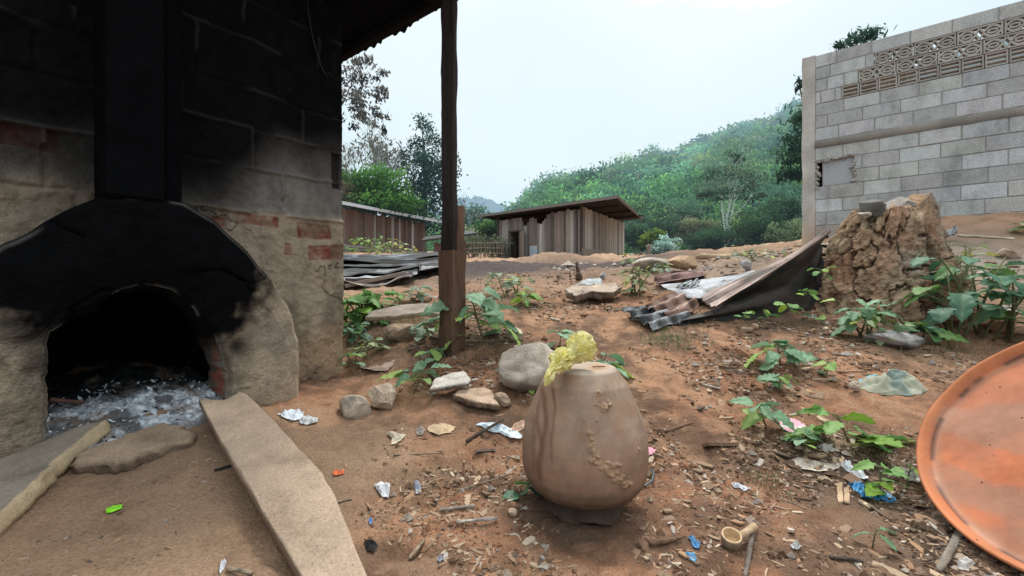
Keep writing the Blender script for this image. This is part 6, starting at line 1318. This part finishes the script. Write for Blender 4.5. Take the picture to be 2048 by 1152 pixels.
# sheet scraps on the heap below the building
sheet('metal_scrap', 'small torn corrugated tin scrap stuck in the earth heap beside the stump', [P(1890,466,4.7), P(1914,452,4.75)], [P(1892,476,4.6), P(1915,463,4.65)], 2, .012, grey((.42,.47,.52), (.62,.68,.72)), 40, 50, seed=70)
log('board', 'long thin pale board lying on the earth heap beyond the stump', 'board', P(1915,471,4.6), P(2030,478,4.2), .018, .015, (.50,.43,.34), 30, MSL)
stone('whitish twisted root or cloth caught under the nightshade leaves', (1985,612,2040,640), (.56,.52,.47), 92, 'plaster_chunk', 'chunk', ang=.5)
# countless chips, clods and pebbles
rg = np.random.default_rng(99)
def scatter(name, label, n, zones, maker, m, spread=None):
    v, f, c, nn = [], [], [], 0
    w_ = np.array([z[5] for z in zones], float); w_ /= w_.sum(); zz = rg.choice(len(zones), n, p=w_); pts = []
    for i in zz:
        x0, y0, x1, y1 = zones[i][:4]; pts.append((rg.uniform(x0, x1), y0+(y1-y0)*rg.uniform(0, 1)))
    pts = np.array(pts); gz = g(pts[:,0], pts[:,1])
    dens = fbm(pts[:,0]*4, pts[:,1]*4, 71, 3); soil = soil_colour(pts[:,0], pts[:,1])
    for (x, y), z, i, dn, so_ in zip(pts, gz, zz, dens, soil):
        if rg.random() > .62+1.1*dn: continue
        vv, ff, cc = maker(np.array([x, y, z]), zones[i][4], so_); v.append(vv); f += [[q+nn for q in a] for a in ff]; c.append(np.tile(cc, (len(vv), 1))); nn += len(vv)
    o = mk(name, np.concatenate(v), f, m, cols=np.concatenate(c), smooth=False); tag(o, label, name.replace('_', ' '), kind='stuff')
def chip(p, s, so_):
    l = s*rg.lognormal(0, .55); wd = l*rg.uniform(.12, .45); th = l*rg.uniform(.04, .12)+.0008; a = rg.uniform(0, 2*pi); t = rg.normal(0, .18); u = np.array([cos(a), sin(a), t]); w_ = np.array([-sin(a), cos(a), rg.normal(0,.25)]); n = np.array([0,0,1.0])
    col = np.array([(.42,.31,.21),(.30,.21,.14),(.24,.16,.105),(.50,.42,.32),(.14,.10,.075),(.36,.22,.13),(.38,.34,.30)][rg.choice(7, p=[.2,.22,.2,.08,.14,.1,.06])])*rg.uniform(.75,1.15)
    p = p+Z*(th*.4); bend = rg.uniform(-.2,.2); q = [p-u*l/2-w_*wd/2*rg.uniform(.3,1), p+w_*wd*bend-w_*wd/2, p+u*l/2-w_*wd/2*rg.uniform(.2,1), p+u*l/2+w_*wd/2*rg.uniform(.2,1), p+w_*wd*bend+w_*wd/2, p-u*l/2+w_*wd/2*rg.uniform(.3,1)]
    return np.array(q+[k-n*th for k in q]), [[0,1,4,5],[1,2,3,4],[0,6,7,1],[1,7,8,2],[2,8,9,3],[3,9,10,4],[4,10,11,5],[5,11,6,0]], col
OC = np.array([(1,0,0),(-1,0,0),(0,1,0),(0,-1,0),(0,0,1),(0,0,-1),(.6,.6,.55),(-.6,.6,.5),(.6,-.6,.5),(-.6,-.6,.55)], float)
def clod(p, s, so_):
    r_ = s*rg.lognormal(0, .5)*.5; v = OC[:6]*np.array([rg.uniform(.7,1.3), rg.uniform(.7,1.3), rg.uniform(.5,.95)])*r_*rg.uniform(.75,1.2,(6,1)); a = rg.uniform(0,2*pi); v = v@np.array([[cos(a),sin(a),0],[-sin(a),cos(a),0],[0,0,1]])
    return v+p+Z*r_*.15, [[0,2,4],[2,1,4],[1,3,4],[3,0,4],[2,0,5],[1,2,5],[3,1,5],[0,3,5]], so_*rg.uniform(.6,1.15)
def pebble(p, s, so_):
    vv, ff, cc = clod(p, s, so_); return vv, ff, np.array([(.45,.36,.28),(.36,.32,.29),(.52,.46,.39),(.33,.22,.16)][rg.integers(4)])*rg.uniform(.7,1.1)
ZN = [(-.45,.8,.4,1.5,.016,5), (.3,.8,1.6,1.7,.014,4), (-.5,1.5,1.5,2.4,.020,5), (.6,1.2,1.3,1.75,.022,2.2), (1.0,.75,1.5,1.2,.022,2.2), (-.6,2.0,2.6,3.6,.028,9), (-1.0,3.4,4.5,6.0,.05,3), (.9,2.2,2.4,3.0,.026,1.2), (-1.1,.85,-.5,1.5,.009,.8)]
MCHP = mat('wood_chip', (.95,.95,.95), (.6,.58,.55), rough=.9, sc=60, bump=0, vcol=True)
scatter('wood_chips', 'dry wood chips and bark crumbs strewn over the red soil', 14500, ZN, chip, MCHP)
scatter('soil_clods', 'loose crumbs of red soil scattered over the yard', 12000, [z[:4]+(z[4]*.55, z[5]) for z in ZN], clod, sm)
scatter('pebbles', 'scattered small pebbles on the soil and rubble bank', 2400, [z[:4]+(z[4]*.8, z[5]) for z in ZN]+[(2.0,5.2,5.0,7.2,.055,14),(3.0,3.2,4.6,4.6,.045,8),(.4,6.2,2.4,7.6,.05,6)], pebble, MST)
